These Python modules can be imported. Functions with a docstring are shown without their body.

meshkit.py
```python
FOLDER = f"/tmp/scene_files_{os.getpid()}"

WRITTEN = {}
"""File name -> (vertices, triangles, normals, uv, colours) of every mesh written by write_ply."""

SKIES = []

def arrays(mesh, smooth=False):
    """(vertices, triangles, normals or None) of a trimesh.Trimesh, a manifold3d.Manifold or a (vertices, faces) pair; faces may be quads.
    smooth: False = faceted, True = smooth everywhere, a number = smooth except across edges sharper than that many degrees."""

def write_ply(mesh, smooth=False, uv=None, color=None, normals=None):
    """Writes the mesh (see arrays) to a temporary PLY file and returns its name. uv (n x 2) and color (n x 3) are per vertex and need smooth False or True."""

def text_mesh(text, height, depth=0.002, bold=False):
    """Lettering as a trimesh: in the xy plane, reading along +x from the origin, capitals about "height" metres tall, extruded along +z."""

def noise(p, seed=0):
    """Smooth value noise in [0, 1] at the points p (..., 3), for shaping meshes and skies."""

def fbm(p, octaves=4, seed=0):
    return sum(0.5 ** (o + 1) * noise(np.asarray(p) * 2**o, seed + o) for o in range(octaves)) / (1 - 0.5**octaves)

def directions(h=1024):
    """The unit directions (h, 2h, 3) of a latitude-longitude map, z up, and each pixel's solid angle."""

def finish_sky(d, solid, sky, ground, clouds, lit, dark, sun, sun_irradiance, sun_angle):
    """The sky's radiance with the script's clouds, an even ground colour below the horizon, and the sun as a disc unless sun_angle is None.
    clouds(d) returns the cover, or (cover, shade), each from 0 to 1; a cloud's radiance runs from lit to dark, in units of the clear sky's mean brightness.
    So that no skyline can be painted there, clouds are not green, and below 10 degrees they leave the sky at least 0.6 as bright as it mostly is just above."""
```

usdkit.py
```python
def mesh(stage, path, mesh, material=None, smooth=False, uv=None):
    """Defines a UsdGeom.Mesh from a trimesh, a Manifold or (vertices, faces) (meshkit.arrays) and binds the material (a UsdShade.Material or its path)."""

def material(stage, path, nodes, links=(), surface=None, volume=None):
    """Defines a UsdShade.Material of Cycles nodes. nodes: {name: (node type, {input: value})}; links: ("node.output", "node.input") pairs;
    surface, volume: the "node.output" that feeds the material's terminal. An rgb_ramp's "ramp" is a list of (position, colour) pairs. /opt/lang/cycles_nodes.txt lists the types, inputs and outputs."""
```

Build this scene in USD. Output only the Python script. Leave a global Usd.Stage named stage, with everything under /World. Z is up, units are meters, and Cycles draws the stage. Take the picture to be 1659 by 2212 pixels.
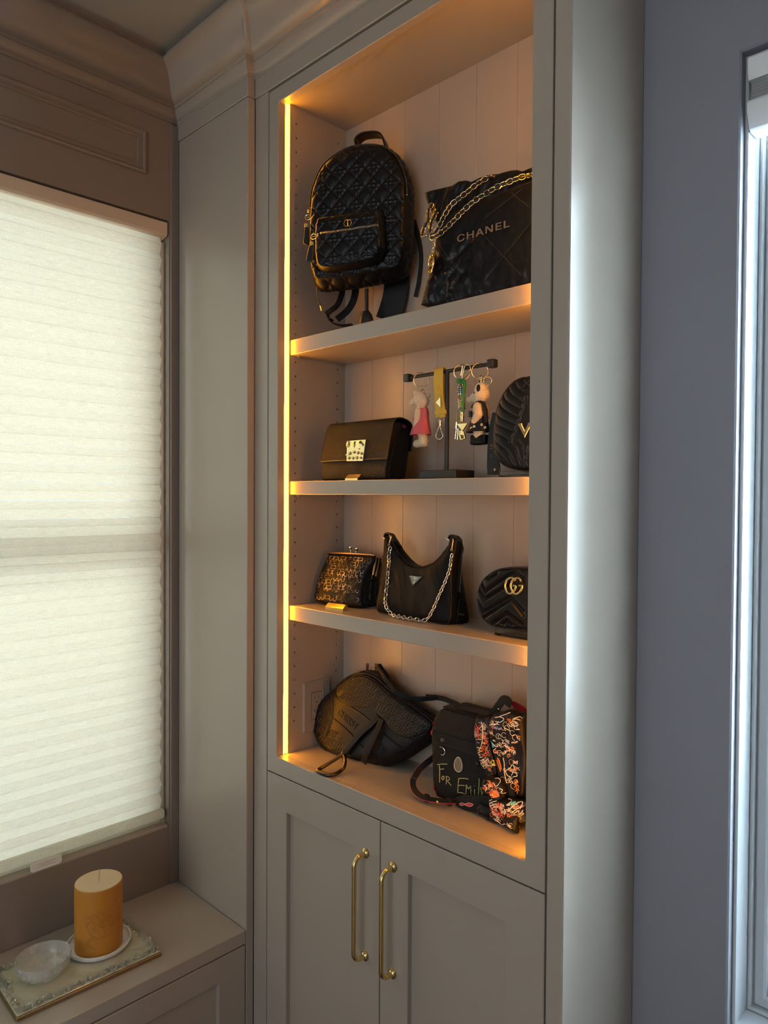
import math, random
import numpy as np, trimesh, usdkit, meshkit
import manifold3d as m3
import shapely
from shapely.geometry import Polygon, Point, LineString
from scipy.spatial import Delaunay, cKDTree
from pxr import Usd, UsdGeom, UsdLux, UsdShade, Sdf, Gf

random.seed(7)
RNG = np.random.default_rng(7)
PI = math.pi
stage = Usd.Stage.CreateInMemory()
UsdGeom.SetStageUpAxis(stage, 'Z')
UsdGeom.SetStageMetersPerUnit(stage, 1.0)
UsdGeom.Xform.Define(stage, '/World')
UsdGeom.Scope.Define(stage, '/World/Looks')

# ------------------------------------------------------------------ camera
cam = UsdGeom.Camera.Define(stage, '/World/camera')
cam.CreateHorizontalApertureAttr(36.0)
cam.CreateVerticalApertureAttr(48.0)
cam.CreateFocalLengthAttr(33.9395)
cam.CreateClippingRangeAttr(Gf.Vec2f(0.02, 200.0))
R_ = (0.7124034144, 0.7017458284, 0.0058452954)
U_ = (-0.0176645035, 0.0096048137, 0.9997978360)
F_ = (-0.7015478176, 0.7123626464, -0.0192384937)
cam.AddTransformOp().Set(Gf.Matrix4d(*R_, 0, *U_, 0, *[-c for c in F_], 0, 1.4466964, -1.0628826, 1.505, 1))
cam.GetPrim().CreateAttribute('exposure', Sdf.ValueTypeNames.Float).Set(0.0)

# ------------------------------------------------------------------ light
def material(name, nodes, links=(), surface='p.BSDF', volume=None):
    return usdkit.material(stage, '/World/Looks/' + name, nodes, links, surface, volume)

dome = UsdLux.DomeLight.Define(stage, '/World/sky')
dome.CreateColorAttr(Gf.Vec3f(0.72, 0.86, 1.0))
dome.CreateIntensityAttr(0.5)

def area(name, loc, target, wdt, hgt, color, radiance):
    l = UsdLux.RectLight.Define(stage, '/World/' + name)
    l.CreateWidthAttr(wdt); l.CreateHeightAttr(hgt)
    l.CreateColorAttr(Gf.Vec3f(*color)); l.CreateIntensityAttr(radiance)
    loc = np.array(loc, float); d = np.array(target, float) - loc; d /= np.linalg.norm(d)
    x = np.cross(d, [0, 0, 1.]); x /= np.linalg.norm(x); y = np.cross(x, d)
    l.AddTransformOp().Set(Gf.Matrix4d(*x, 0, *y, 0, *(-d), 0, *loc, 1))

# daylight: the bright sky outside the shaded and the right window
area('daylight_shaded_window', (-1.20, -.55, 1.45), (-.42, -.55, 1.30), 2.2, 1.9, (1.0, .98, .88), 3.5)
area('daylight_right_window', (2.10, .90, 1.80), (2.05, .3, 1.70), 2.8, 2.0, (.70, .86, 1.0), 56.0)
area('added_room_fill', (1.55, -3.75, 1.55), (1.3, -2.0, 1.35), 2.3, 2.2, (1.0, .90, .81), 1.40)  # added unseen fill from behind the camera, brightens the cabinet front

# ------------------------------------------------------------------ helpers: scene tree
COUNT = {}
def numbered(parent, name):
    k = (parent, name); n = COUNT.get(k, 0); COUNT[k] = n + 1
    return parent + '/' + (name if n == 0 else '%s_%03d' % (name, n))

def path_of(parent):
    return '/World' if parent is None else (parent if isinstance(parent, str) else str(parent.GetPath()))

def setdata(prim, label=None, cat=None, group=None, kind=None):
    for k, v in (('label', label), ('category', cat), ('group', group), ('kind', kind)):
        if v: prim.SetCustomDataByKey(k, v)
    return prim

def join(*ms):
    """concatenates trimeshes / manifolds / (v, f) pairs into one (v, f)"""
    vs, fs, n = [], [], 0
    for m in ms:
        if m is None: continue
        if isinstance(m, (list,)): m = join(*m)
        v, f, _ = meshkit.arrays(m)
        vs.append(v); fs.append(f + n); n += len(v)
    return np.vstack(vs), np.vstack(fs)

def obj(name, mesh, mat, parent=None, smooth=35, label=None, cat=None, group=None, kind=None):
    if isinstance(mesh, list): mesh = join(*mesh)
    p = numbered(path_of(parent), name)
    pr = usdkit.mesh(stage, p, mesh, mat, smooth=smooth).GetPrim()
    return setdata(pr, label, cat, group, kind)

def thing(name, label, cat, loc=(0, 0, 0), yaw=0.0, lean=0.0, group=None, roll=0.0):
    x = UsdGeom.Xform.Define(stage, numbered('/World', name))
    x.AddTranslateOp().Set(Gf.Vec3d(*map(float, loc)))
    if yaw: x.AddRotateZOp().Set(float(yaw))
    if lean: x.AddRotateXOp().Set(float(-lean))
    if roll: x.AddRotateYOp().Set(float(roll))
    return setdata(x.GetPrim(), label, cat, group)

def struct(name, mesh, mat, smooth=35):
    return obj(name, mesh, mat, None, smooth, kind='structure')

# ------------------------------------------------------------------ helpers: shapes
def T(mesh, move=(0, 0, 0), M=None):
    v, f, _ = meshkit.arrays(mesh)
    if M is not None: v = v @ np.asarray(M, float).T
    return v + np.asarray(move, float), f

def rot(axis, deg):
    return trimesh.transformations.rotation_matrix(math.radians(deg), axis)[:3, :3]

def cbox(x0, x1, y0, y1, z0, z1, c=0.0015):
    """box with chamfered edges"""
    c = min(c, .49 * (x1 - x0), .49 * (y1 - y0), .49 * (z1 - z0))
    p = []
    for sx in (0, 1):
        for sy in (0, 1):
            for sz in (0, 1):
                X, Y, Zz = (x0, x1)[sx], (y0, y1)[sy], (z0, z1)[sz]
                ix, iy, iz = X + c * (1 - 2 * sx), Y + c * (1 - 2 * sy), Zz + c * (1 - 2 * sz)
                p += [(X, iy, iz), (ix, Y, iz), (ix, iy, Zz)]
    return m3.Manifold.hull_points(np.array(p, np.float64))

def rbox(x0, x1, y0, y1, z0, z1, r=0.004, seg=12):
    """box with round edges (hull of spheres)"""
    s = m3.Manifold.sphere(r, seg)
    return m3.Manifold.batch_hull([s.translate((x, y, z)) for x in (x0 + r, x1 - r) for y in (y0 + r, y1 - r) for z in (z0 + r, z1 - r)])

def ring_offset(pts, d):
    """moves each point of a closed ring by d to its left (miter)"""
    p = np.asarray(pts, float); a, b = np.roll(p, 1, 0), np.roll(p, -1, 0)
    e1 = p - a; e2 = b - p
    e1 /= np.maximum(np.linalg.norm(e1, axis=1, keepdims=True), 1e-12); e2 /= np.maximum(np.linalg.norm(e2, axis=1, keepdims=True), 1e-12)
    n1 = np.stack([-e1[:, 1], e1[:, 0]], 1); n2 = np.stack([-e2[:, 1], e2[:, 0]], 1)
    n = n1 + n2; k = np.maximum((n * n1).sum(1), 0.35)
    return p + n / k[:, None] * d

def plate(poly, t, bevel=0.0, back_bevel=0.0):
    """extrudes a polygon (u, v) from z = 0 to z = t, with a chamfer on the front rim"""
    poly = shapely.geometry.polygon.orient(poly if poly.is_valid else poly.buffer(0), 1.0)
    if poly.geom_type != 'Polygon':
        return join(*[plate(g, t, bevel) for g in poly.geoms if g.area > 1e-9])
    rings = [np.array(poly.exterior.coords)[:-1]] + [np.array(i.coords)[:-1] for i in poly.interiors]
    n = sum(map(len, rings))
    flat = np.vstack(rings)
    lay = [(flat if not back_bevel else np.vstack([ring_offset(r_, back_bevel) for r_ in rings]), 0.0)]
    if back_bevel: lay.append((flat, back_bevel))
    if bevel:
        lay += [(flat, t - bevel), (np.vstack([ring_offset(r_, bevel) for r_ in rings]), t)]
    else:
        lay.append((flat, t))
    import mapbox_earcut as ear
    ends = np.cumsum([len(r_) for r_ in rings]).astype(np.uint32)
    tri = np.array(ear.triangulate_float64(flat, ends)).reshape(-1, 3)
    v = np.vstack([np.column_stack([p, np.full(n, z)]) for p, z in lay])
    f = [tri[:, ::-1], tri + n * (len(lay) - 1)]
    for k in range(len(lay) - 1):
        o = 0
        for r_ in rings:
            i = np.arange(len(r_)) + o; j = np.roll(i, -1)
            a, b, c, d = i + k * n, j + k * n, j + (k + 1) * n, i + (k + 1) * n
            f += [np.stack([a, b, c], 1), np.stack([a, c, d], 1)]
            o += len(r_)
    f = np.vstack(f)
    a, b, c = v[f[:, 0]], v[f[:, 1]], v[f[:, 2]]
    if (np.einsum('ij,ij->i', a, np.cross(b, c))).sum() < 0: f = f[:, ::-1]
    return v, f

FRONT = np.array([[1, 0, 0], [0, 0, -1], [0, 1, 0]], float)      # plate (u, v, t) -> (u, -t, v): faces -y
SIDE = np.array([[0, 0, 1], [1, 0, 0], [0, 1, 0]], float)        # plate (u, v, t) -> (t, u, v): faces +x

def rect(x0, y0, x1, y1, r=0.0, n=6):
    if r <= 0: return Polygon([(x0, y0), (x1, y0), (x1, y1), (x0, y1)])
    return Polygon([(x0 + r, y0 + r), (x1 - r, y0 + r), (x1 - r, y1 - r), (x0 + r, y1 - r)]).buffer(r, quad_segs=n)

def frames_along(P, closed=False, up=None):
    P = np.asarray(P, float)
    if closed: t = np.roll(P, -1, 0) - np.roll(P, 1, 0)
    else: t = np.gradient(P, axis=0)
    t /= np.maximum(np.linalg.norm(t, axis=1, keepdims=True), 1e-12)
    if up is None: up = np.array([0, 0, 1.]) if abs(t[0][2]) < .9 else np.array([0, 1., 0])
    up = np.asarray(up, float)
    N = np.zeros_like(P); n = up - t[0] * (up @ t[0]); n /= np.linalg.norm(n); N[0] = n
    for i in range(1, len(P)):
        n = n - t[i] * (n @ t[i]); l = np.linalg.norm(n)
        n = n / l if l > 1e-9 else N[i - 1]; N[i] = n
    return t, N, np.cross(t, N)

def sweep(P, prof, closed=False, up=None, scale=None, caps=True):
    """sweeps a closed 2D profile (a along N, b along B) along the points P"""
    P = np.asarray(P, float); prof = np.asarray(prof, float); t, N, B = frames_along(P, closed, up)
    m, n = len(P), len(prof); sc = np.ones(m) if scale is None else np.asarray(scale, float)
    v = (P[:, None] + sc[:, None, None] * (prof[None, :, :1] * N[:, None] + prof[None, :, 1:] * B[:, None])).reshape(-1, 3)
    f = []
    for i in range(m if closed else m - 1):
        a = i * n + np.arange(n); b = ((i + 1) % m) * n + np.arange(n); a2, b2 = np.roll(a, -1), np.roll(b, -1)
        f += [np.stack([a, a2, b2], 1), np.stack([a, b2, b], 1)]
    if caps and not closed:
        c0 = np.arange(1, n - 1)
        f += [np.stack([np.zeros_like(c0), c0 + 1, c0], 1), (m - 1) * n + np.stack([np.zeros_like(c0), c0, c0 + 1], 1)]
    f = np.vstack(f)
    a, b, c = v[f[:, 0]] - P[0], v[f[:, 1]] - P[0], v[f[:, 2]] - P[0]
    if np.einsum('ij,ij->i', a, np.cross(b, c)).sum() < 0: f = f[:, ::-1]
    return v, f

def circ(r, n=10):
    a = np.arange(n) * 2 * PI / n
    return np.stack([r * np.cos(a), r * np.sin(a)], 1)

def flat(wd, th, r=None, n=3):
    """rounded strap profile: th along N, wd along B"""
    r = min(wd, th) * .45 if r is None else r
    return np.array(rect(-th / 2, -wd / 2, th / 2, wd / 2, r, n).exterior.coords)[:-1]

def tube(P, r, n=10, closed=False, scale=None):
    return sweep(P, circ(r, n), closed, scale=scale)

def curve(P, n=40, closed=False):
    """Catmull-Rom through the points"""
    P = np.asarray(P, float); m = len(P)
    if closed: Q = np.vstack([P[-1], P, P[0], P[1]]); s = m
    else: Q = np.vstack([2 * P[0] - P[1], P, 2 * P[-1] - P[-2]]); s = m - 1
    u = np.linspace(0, s, n, endpoint=not closed); i = np.minimum(u.astype(int), s - 1); f = (u - i)[:, None]
    a, b, c, d = Q[i], Q[i + 1], Q[i + 2], Q[i + 3]
    return .5 * (2 * b + (c - a) * f + (2 * a - 5 * b + 4 * c - d) * f ** 2 + (3 * b - a - 3 * c + d) * f ** 3)

def even(P, n, closed=False):
    """n points at even spacing along a polyline"""
    P = np.asarray(P, float); Q = np.vstack([P, P[:1]]) if closed else P
    s = np.r_[0, np.cumsum(np.linalg.norm(np.diff(Q, axis=0), axis=1))]
    x = np.linspace(0, s[-1], n, endpoint=not closed)
    return np.stack([np.interp(x, s, Q[:, k]) for k in range(Q.shape[1])], 1)

def length(P): return float(np.linalg.norm(np.diff(np.asarray(P, float), axis=0), axis=1).sum())

def lathe(prof, n=40):
    """revolves (radius, z) pairs about z"""
    return trimesh.creation.revolve(np.asarray(prof, float), sections=n)

def cyl(a, b, r, n=16, r2=None):
    a, b = np.asarray(a, float), np.asarray(b, float); h = np.linalg.norm(b - a)
    c = m3.Manifold.cylinder(h, r, r if r2 is None else r2, n)
    v, f, _ = meshkit.arrays(c)
    return v @ trimesh.geometry.align_vectors([0, 0, 1], (b - a) / h)[:3, :3].T + a, f

def ball(c, r, sub=2, s=(1, 1, 1)):
    m = trimesh.creation.icosphere(sub, 1.0)
    return m.vertices * np.asarray(s, float) * r + np.asarray(c, float), m.faces

def torus(c, R, r, normal=(0, 1, 0), n=28, k=8, arc=(0, 360), s=(1, 1)):
    a = np.radians(np.linspace(*arc, n, endpoint=arc[1] - arc[0] < 359))
    P = np.stack([R * s[0] * np.cos(a), R * s[1] * np.sin(a), 0 * a], 1)
    P = P @ trimesh.geometry.align_vectors([0, 0, 1], normal)[:3, :3].T + np.asarray(c, float)
    return sweep(P, circ(r, k), closed=arc[1] - arc[0] >= 359)

def fill(outline, res):
    """triangulates the inside of a ring with points about res apart; returns points, triangles, ring count"""
    ring = even(outline, max(16, int(length(np.vstack([outline, outline[:1]])) / res)), closed=True)
    if Polygon(ring).exterior.is_ccw is False: ring = ring[::-1]
    poly = Polygon(ring); x0, y0, x1, y1 = poly.bounds
    gx, gy = np.meshgrid(np.arange(x0, x1, res), np.arange(y0, y1, res * .866)); gx = gx + (np.arange(len(gx)) % 2)[:, None] * res / 2
    g = np.stack([gx.ravel(), gy.ravel()], 1)
    inner = poly.buffer(-res * .55)
    g = g[shapely.contains_xy(inner, g[:, 0], g[:, 1])]
    p = np.vstack([ring, g]); tri = Delaunay(p).simplices
    c = p[tri].mean(1); tri = tri[shapely.contains_xy(poly, c[:, 0], c[:, 1])]
    a, b, d = p[tri[:, 0]], p[tri[:, 1]], p[tri[:, 2]]
    ar = (b[:, 0] - a[:, 0]) * (d[:, 1] - a[:, 1]) - (b[:, 1] - a[:, 1]) * (d[:, 0] - a[:, 0])
    tri = tri[np.abs(ar) > 1e-10]; ar = ar[np.abs(ar) > 1e-10]
    tri[ar < 0] = tri[ar < 0][:, ::-1]
    return p, tri, len(ring)

def dome_h(d, B, R):
    t = np.clip(d / R, 0, 1)
    return B * np.sqrt(np.maximum(0, 1 - (1 - t) ** 2))

def bag(outline, depth, front=None, back=None, res=0.004, bulge=0.012, edge=0.03, back_bulge=None, taper=None, rows=5, puff=0.0, gus=None, face=False):
    """a soft body: front and back panels (u, v) at y = -/+ depth/2, each swelling by bulge within edge of its rim, and the gusset between.
    front/back(u, v, d): extra height; taper(u, v): factor on the depth, so that the body may narrow towards the top."""
    p, tri, nr = fill(np.asarray(outline, float), res)
    d = cKDTree(p[:nr]).query(p)[0]; d[:nr] = 0
    hf = dome_h(d, bulge, edge) + (front(p[:, 0], p[:, 1], d) if front else 0)
    hb = dome_h(d, bulge if back_bulge is None else back_bulge, edge) + (back(p[:, 0], p[:, 1], d) if back else 0)
    k = np.ones(len(p)) if taper is None else taper(p[:, 0], p[:, 1])
    vf = np.stack([p[:, 0], -depth / 2 * k - hf, p[:, 1]], 1); vb = np.stack([p[:, 0], depth / 2 * k + hb, p[:, 1]], 1)
    if face: vf[:, 1] -= depth / 2 * (1 - k); vb[:, 1] -= depth / 2 * (1 - k)
    n = len(p); v = [vf, vb]; f = [tri, tri[:, ::-1] + n]
    ids = [np.arange(nr)]
    ringn = ring_offset(p[:nr], -1.0) - p[:nr]; arc = np.r_[0, np.cumsum(np.linalg.norm(np.diff(p[:nr], axis=0), axis=1))]
    for j in range(1, rows):
        t = j / rows
        q = vf[:nr] * (1 - t) + vb[:nr] * t
        g_ = puff * math.sin(PI * t) + (gus(arc, t * depth) if gus else 0)
        q[:, [0, 2]] += ringn * np.reshape(g_, (-1, 1)) if np.ndim(g_) else ringn * g_
        v.append(q); ids.append(2 * n + (j - 1) * nr + np.arange(nr))
    ids.append(np.arange(nr) + n)
    for a, b in zip(ids[:-1], ids[1:]):
        a2, b2 = np.roll(a, -1), np.roll(b, -1)
        f += [np.stack([a, b, b2], 1), np.stack([a, b2, a2], 1)]
    return np.vstack(v), np.vstack(f)

def seat(mesh, lean, lowest=.0004):
    """flattens the underside of a leaning body onto the shelf"""
    v, f, _ = meshkit.arrays(mesh); s, c = math.sin(math.radians(lean)), math.cos(math.radians(lean))
    v[:, 2] = np.maximum(v[:, 2], (lowest + v[:, 1] * s) / c)
    return v, f

def on(ring2d, y):
    """(u, v) -> (u, y, v)"""
    q = np.asarray(ring2d, float)
    return np.stack([q[:, 0], np.broadcast_to(y, len(q)), q[:, 1]], 1)

def band(yz, xc, wd, th):
    """a strip of width wd along x whose length runs along (y, z) points; xc: x of its middle at each point"""
    yz = np.asarray(yz, float); t = np.gradient(yz, axis=0); t /= np.linalg.norm(t, axis=1, keepdims=True); n = np.stack([-t[:, 1], t[:, 0]], 1) * th / 2
    v = np.concatenate([np.column_stack([xc + sx * wd / 2, yz + s_ * n]) for sx, s_ in ((-1, -1), (1, -1), (1, 1), (-1, 1))]); m = len(yz); f = []
    for i in range(m - 1):
        for a, b in ((0, 1), (1, 2), (2, 3), (3, 0)): f += [(a * m + i, b * m + i, b * m + i + 1), (a * m + i, b * m + i + 1, a * m + i + 1)]
    for i in (0, m - 1): f += [(i, m + i, 2 * m + i), (i, 2 * m + i, 3 * m + i)]
    return v, np.array(f)

def strap(P, wd, th=0.003, up=(0, -1, 0), n=60, smooth=True):
    P = curve(P, n) if smooth else np.asarray(P, float)
    return sweep(P, flat(wd, th), up=up)

def chain(P, link_len, link_w, wire, n=14, k=6, flatten=1.0, twist=90):
    """links of an oval chain laid along P; each link turned against the last"""
    L = length(P); m = max(2, int(L / (link_len * .74))); Q = even(P, m + 1)
    out = []
    up = np.array([0, -1., 0.])
    for i in range(m):
        c = (Q[i] + Q[i + 1]) / 2; t = Q[i + 1] - Q[i]; t /= np.linalg.norm(t)
        s = up - t * (up @ t)
        if np.linalg.norm(s) < .2: s = np.array([1., 0, 0]) - t * t[0]
        s /= np.linalg.norm(s); b = np.cross(t, s)
        a = math.radians((45 - twist / 2) + twist * (i % 2)); wv = math.cos(a) * b + math.sin(a) * s
        ang = np.arange(n) * 2 * PI / n
        ex = np.sign(np.cos(ang)) * np.abs(np.cos(ang)) ** .75
        P_ = c + (link_len / 2 - wire) * ex[:, None] * t + (link_w / 2 - wire) * np.sin(ang)[:, None] * wv
        out.append(sweep(P_, circ(wire, k), closed=True))
    return out

def text(s, height, depth, bold=False):
    """lettering facing -y, reading along +x, centred on x"""
    m = meshkit.text_mesh(s, height, depth, bold); v = np.array(m.vertices); v[:, 0] -= (v[:, 0].min() + v[:, 0].max()) / 2
    return T((v, m.faces), M=FRONT)

def strokes(lines, r, n=6):
    """raised pen strokes from polylines of (x, y, z)"""
    return join(*[tube(curve(l, max(4, 5 * len(l))) if len(l) > 2 else np.asarray(l, float), r, n) for l in lines])

# ------------------------------------------------------------------ materials
def paint(name, col, rough=.29, bump=.02, var=.03):
    return material(name, {
        'g': ('geometry', {}), 'n': ('noise_texture', {'scale': 380.0, 'detail': 2.0}), 'n2': ('noise_texture', {'scale': 3.0, 'detail': 3.0}),
        'r': ('rgb_ramp', {'ramp': [(0.3, tuple(c * (1 - var) for c in col)), (0.7, tuple(c * (1 + var) for c in col))]}),
        'b': ('bump', {'strength': bump, 'distance': .002}), 'p': ('principled_bsdf', {'roughness': rough})},
        [('g.position', 'n.vector'), ('g.position', 'n2.vector'), ('n2.fac', 'r.fac'), ('r.color', 'p.base_color'), ('n.fac', 'b.height'), ('b.normal', 'p.normal')])

def plain(name, col, rough=.5, metallic=0.0, **kw):
    return material(name, {'p': ('principled_bsdf', {'base_color': col, 'roughness': rough, 'metallic': metallic, **kw})})

def leather(name, col=(.0045, .0052, .0070), rough=.42, grain=700.0, bump=.25, dist=.0006, coat=0.0, spec=.20):
    return material(name, {
        't': ('texture_coordinate', {}), 'v': ('voronoi_texture', {'scale': grain, 'feature': 'f1'}), 'n': ('noise_texture', {'scale': 25.0, 'detail': 4.0}),
        'b': ('bump', {'strength': bump, 'distance': dist}), 'm': ('map_range', {'from_min': .3, 'from_max': .7, 'to_min': rough - .06, 'to_max': rough + .08}),
        'p': ('principled_bsdf', {'base_color': col, 'coat_weight': coat, 'coat_roughness': .25, 'specular_ior_level': spec})},
        [('t.object', 'v.vector'), ('t.object', 'n.vector'), ('v.distance', 'b.height'), ('b.normal', 'p.normal'), ('n.fac', 'm.value'), ('m.result', 'p.roughness')])

M = {}
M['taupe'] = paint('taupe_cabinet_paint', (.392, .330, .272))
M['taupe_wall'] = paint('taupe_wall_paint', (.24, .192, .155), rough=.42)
M['ceiling'] = paint('ceiling_paint', (.36, .32, .275), rough=.7)
M['grey_wall'] = paint('grey_wall_paint', (.262, .268, .306), rough=.6)
M['far_wall'] = paint('dark_room_paint', (.12, .115, .11), rough=.7)
M['floor'] = material('oak_floor', {'g': ('geometry', {}), 'n': ('noise_texture', {'scale': 6.0, 'detail': 6.0}), 'mp': ('mapping', {'scale': (1, 12, 1)}),
    'r': ('rgb_ramp', {'ramp': [(.3, (.075, .05, .032)), (.7, (.12, .085, .055))]}), 'p': ('principled_bsdf', {'roughness': .45})},
    [('g.position', 'mp.vector'), ('mp.vector', 'n.vector'), ('n.fac', 'r.fac'), ('r.color', 'p.base_color')])
M['white'] = plain('white_vinyl', (.46, .48, .50), .35)
M['dark_gap'] = plain('dark_gap', (.02, .018, .016), .8)
M['gold'] = plain('polished_gold', (.92, .68, .30), .16, 1.0)
M['brass'] = material('polished_brass', {'t': ('geometry', {}), 'n': ('noise_texture', {'scale': 18.0, 'detail': 3.0}), 'm': ('map_range', {'from_min': .3, 'from_max': .7, 'to_min': .12, 'to_max': .26}),
    'p': ('principled_bsdf', {'base_color': (.80, .60, .27), 'metallic': 1.0})}, [('t.position', 'n.vector'), ('n.fac', 'm.value'), ('m.result', 'p.roughness')])
M['rose'] = plain('rose_gold', (.86, .52, .34), .22, 1.0)
M['gold_relief'] = material('gold_relief', {'t': ('texture_coordinate', {}), 'n': ('noise_texture', {'scale': 70.0, 'detail': 1.0}), 'b': ('bump', {'strength': .35, 'distance': .004}), 'p': ('principled_bsdf', {'base_color': (.92, .74, .38), 'metallic': 1.0, 'roughness': .1})}, [('t.object', 'n.vector'), ('n.fac', 'b.height'), ('b.normal', 'p.normal')])
M['pale_gold'] = plain('pale_gold', (.90, .74, .48), .2, 1.0)
M['silver'] = plain('polished_silver', (.82, .80, .78), .16, 1.0)
M['dark_metal'] = plain('aged_dark_metal', (.10, .085, .07), .34, 1.0)
M['black_iron'] = plain('black_iron', (.012, .013, .016), .42)
M['leather'] = leather('black_smooth_leather')
M['lamb'] = leather('black_lambskin', rough=.36, grain=420.0, bump=.12, coat=.15)
M['pebble'] = leather('black_pebbled_leather', (.009, .009, .009), .5, 780.0, .7, .0009)
M['edge'] = plain('black_edge_paint', (.010, .010, .011), .3)
M['dark_lining'] = plain('dark_red_lining', (.25, .012, .045), .7)
M['glass'] = material('window_pane', {'f': ('fresnel', {'IOR': 1.45}), 't': ('transparent_bsdf', {'color': (.92, .95, .95)}), 'g': ('glossy_bsdf', {'color': (1, 1, 1), 'roughness': .02}), 'm': ('mix_closure', {})},
    [('f.fac', 'm.fac'), ('t.BSDF', 'm.closure1'), ('g.BSDF', 'm.closure2')], surface='m.closure')
M['led'] = material('warm_led', {'e': ('emission', {'color': (1.0, .355, .012), 'strength': 38.0})}, surface='e.emission')

# ================================================================== THE ROOM
XL, YB, ZC = -.389, .2616, 2.666            # window wall, wall on the right, ceiling
# wall with the shaded window (faces +x)
hole = rect(-1.07, .5804, -.0498, 2.265)
w = rect(-3.6, -.02, YB + .3, 2.80).difference(hole)
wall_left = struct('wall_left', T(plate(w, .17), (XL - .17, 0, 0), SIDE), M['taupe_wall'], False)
def frame_moulding(y0, z0, y1, z1, prof):
    rings = []
    for o, h in prof:
        rings.append([(XL + h, y0 + o, z0 + o), (XL + h, y1 - o, z0 + o), (XL + h, y1 - o, z1 - o), (XL + h, y0 + o, z1 - o)])
    v = np.array(rings, float).reshape(-1, 3); f = []
    for k in range(len(prof) - 1):
        for i in range(4):
            a, b = k * 4 + i, k * 4 + (i + 1) % 4
            f += [(a, b, b + 4), (a, b + 4, a + 4)]
    return v, np.array(f)
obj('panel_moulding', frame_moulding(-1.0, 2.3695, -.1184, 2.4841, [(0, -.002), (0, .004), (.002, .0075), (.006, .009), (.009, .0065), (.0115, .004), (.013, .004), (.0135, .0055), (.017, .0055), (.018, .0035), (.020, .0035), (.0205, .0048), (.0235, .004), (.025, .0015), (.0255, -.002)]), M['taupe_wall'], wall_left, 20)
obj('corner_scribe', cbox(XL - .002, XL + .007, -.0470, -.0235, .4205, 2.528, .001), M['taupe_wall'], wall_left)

# wall behind the cabinet, with the window on the right (faces -y)
hole = rect(.9976, .565, 2.02, 2.2753)
w = rect(XL - .17, -.02, 3.4, 2.80).difference(hole)
wall_back = struct('wall_back', T(plate(w, .17, .003), (0, YB + .17, 0), FRONT), M['grey_wall'], 30)
struct('wall_right', T(plate(rect(-3.6, -.02, YB + .3, 2.80), .12), (3.2, 0, 0), SIDE), M['far_wall'], False)
struct('wall_front', T(plate(rect(XL - .17, -.02, 3.4, 2.80).difference(rect(.5, .35, 2.6, 2.35)), .12), (0, -3.4, 0), FRONT), M['far_wall'], False)  # opening added in the unseen wall to let the fill light through
struct('floor', cbox(XL - .17, 3.4, -3.6, YB + .2, -.06, 0, .001), M['floor'])
struct('ceiling', cbox(XL - .17, 3.4, -3.6, YB + .2, ZC, ZC + .08, .001), M['ceiling'])

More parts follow.
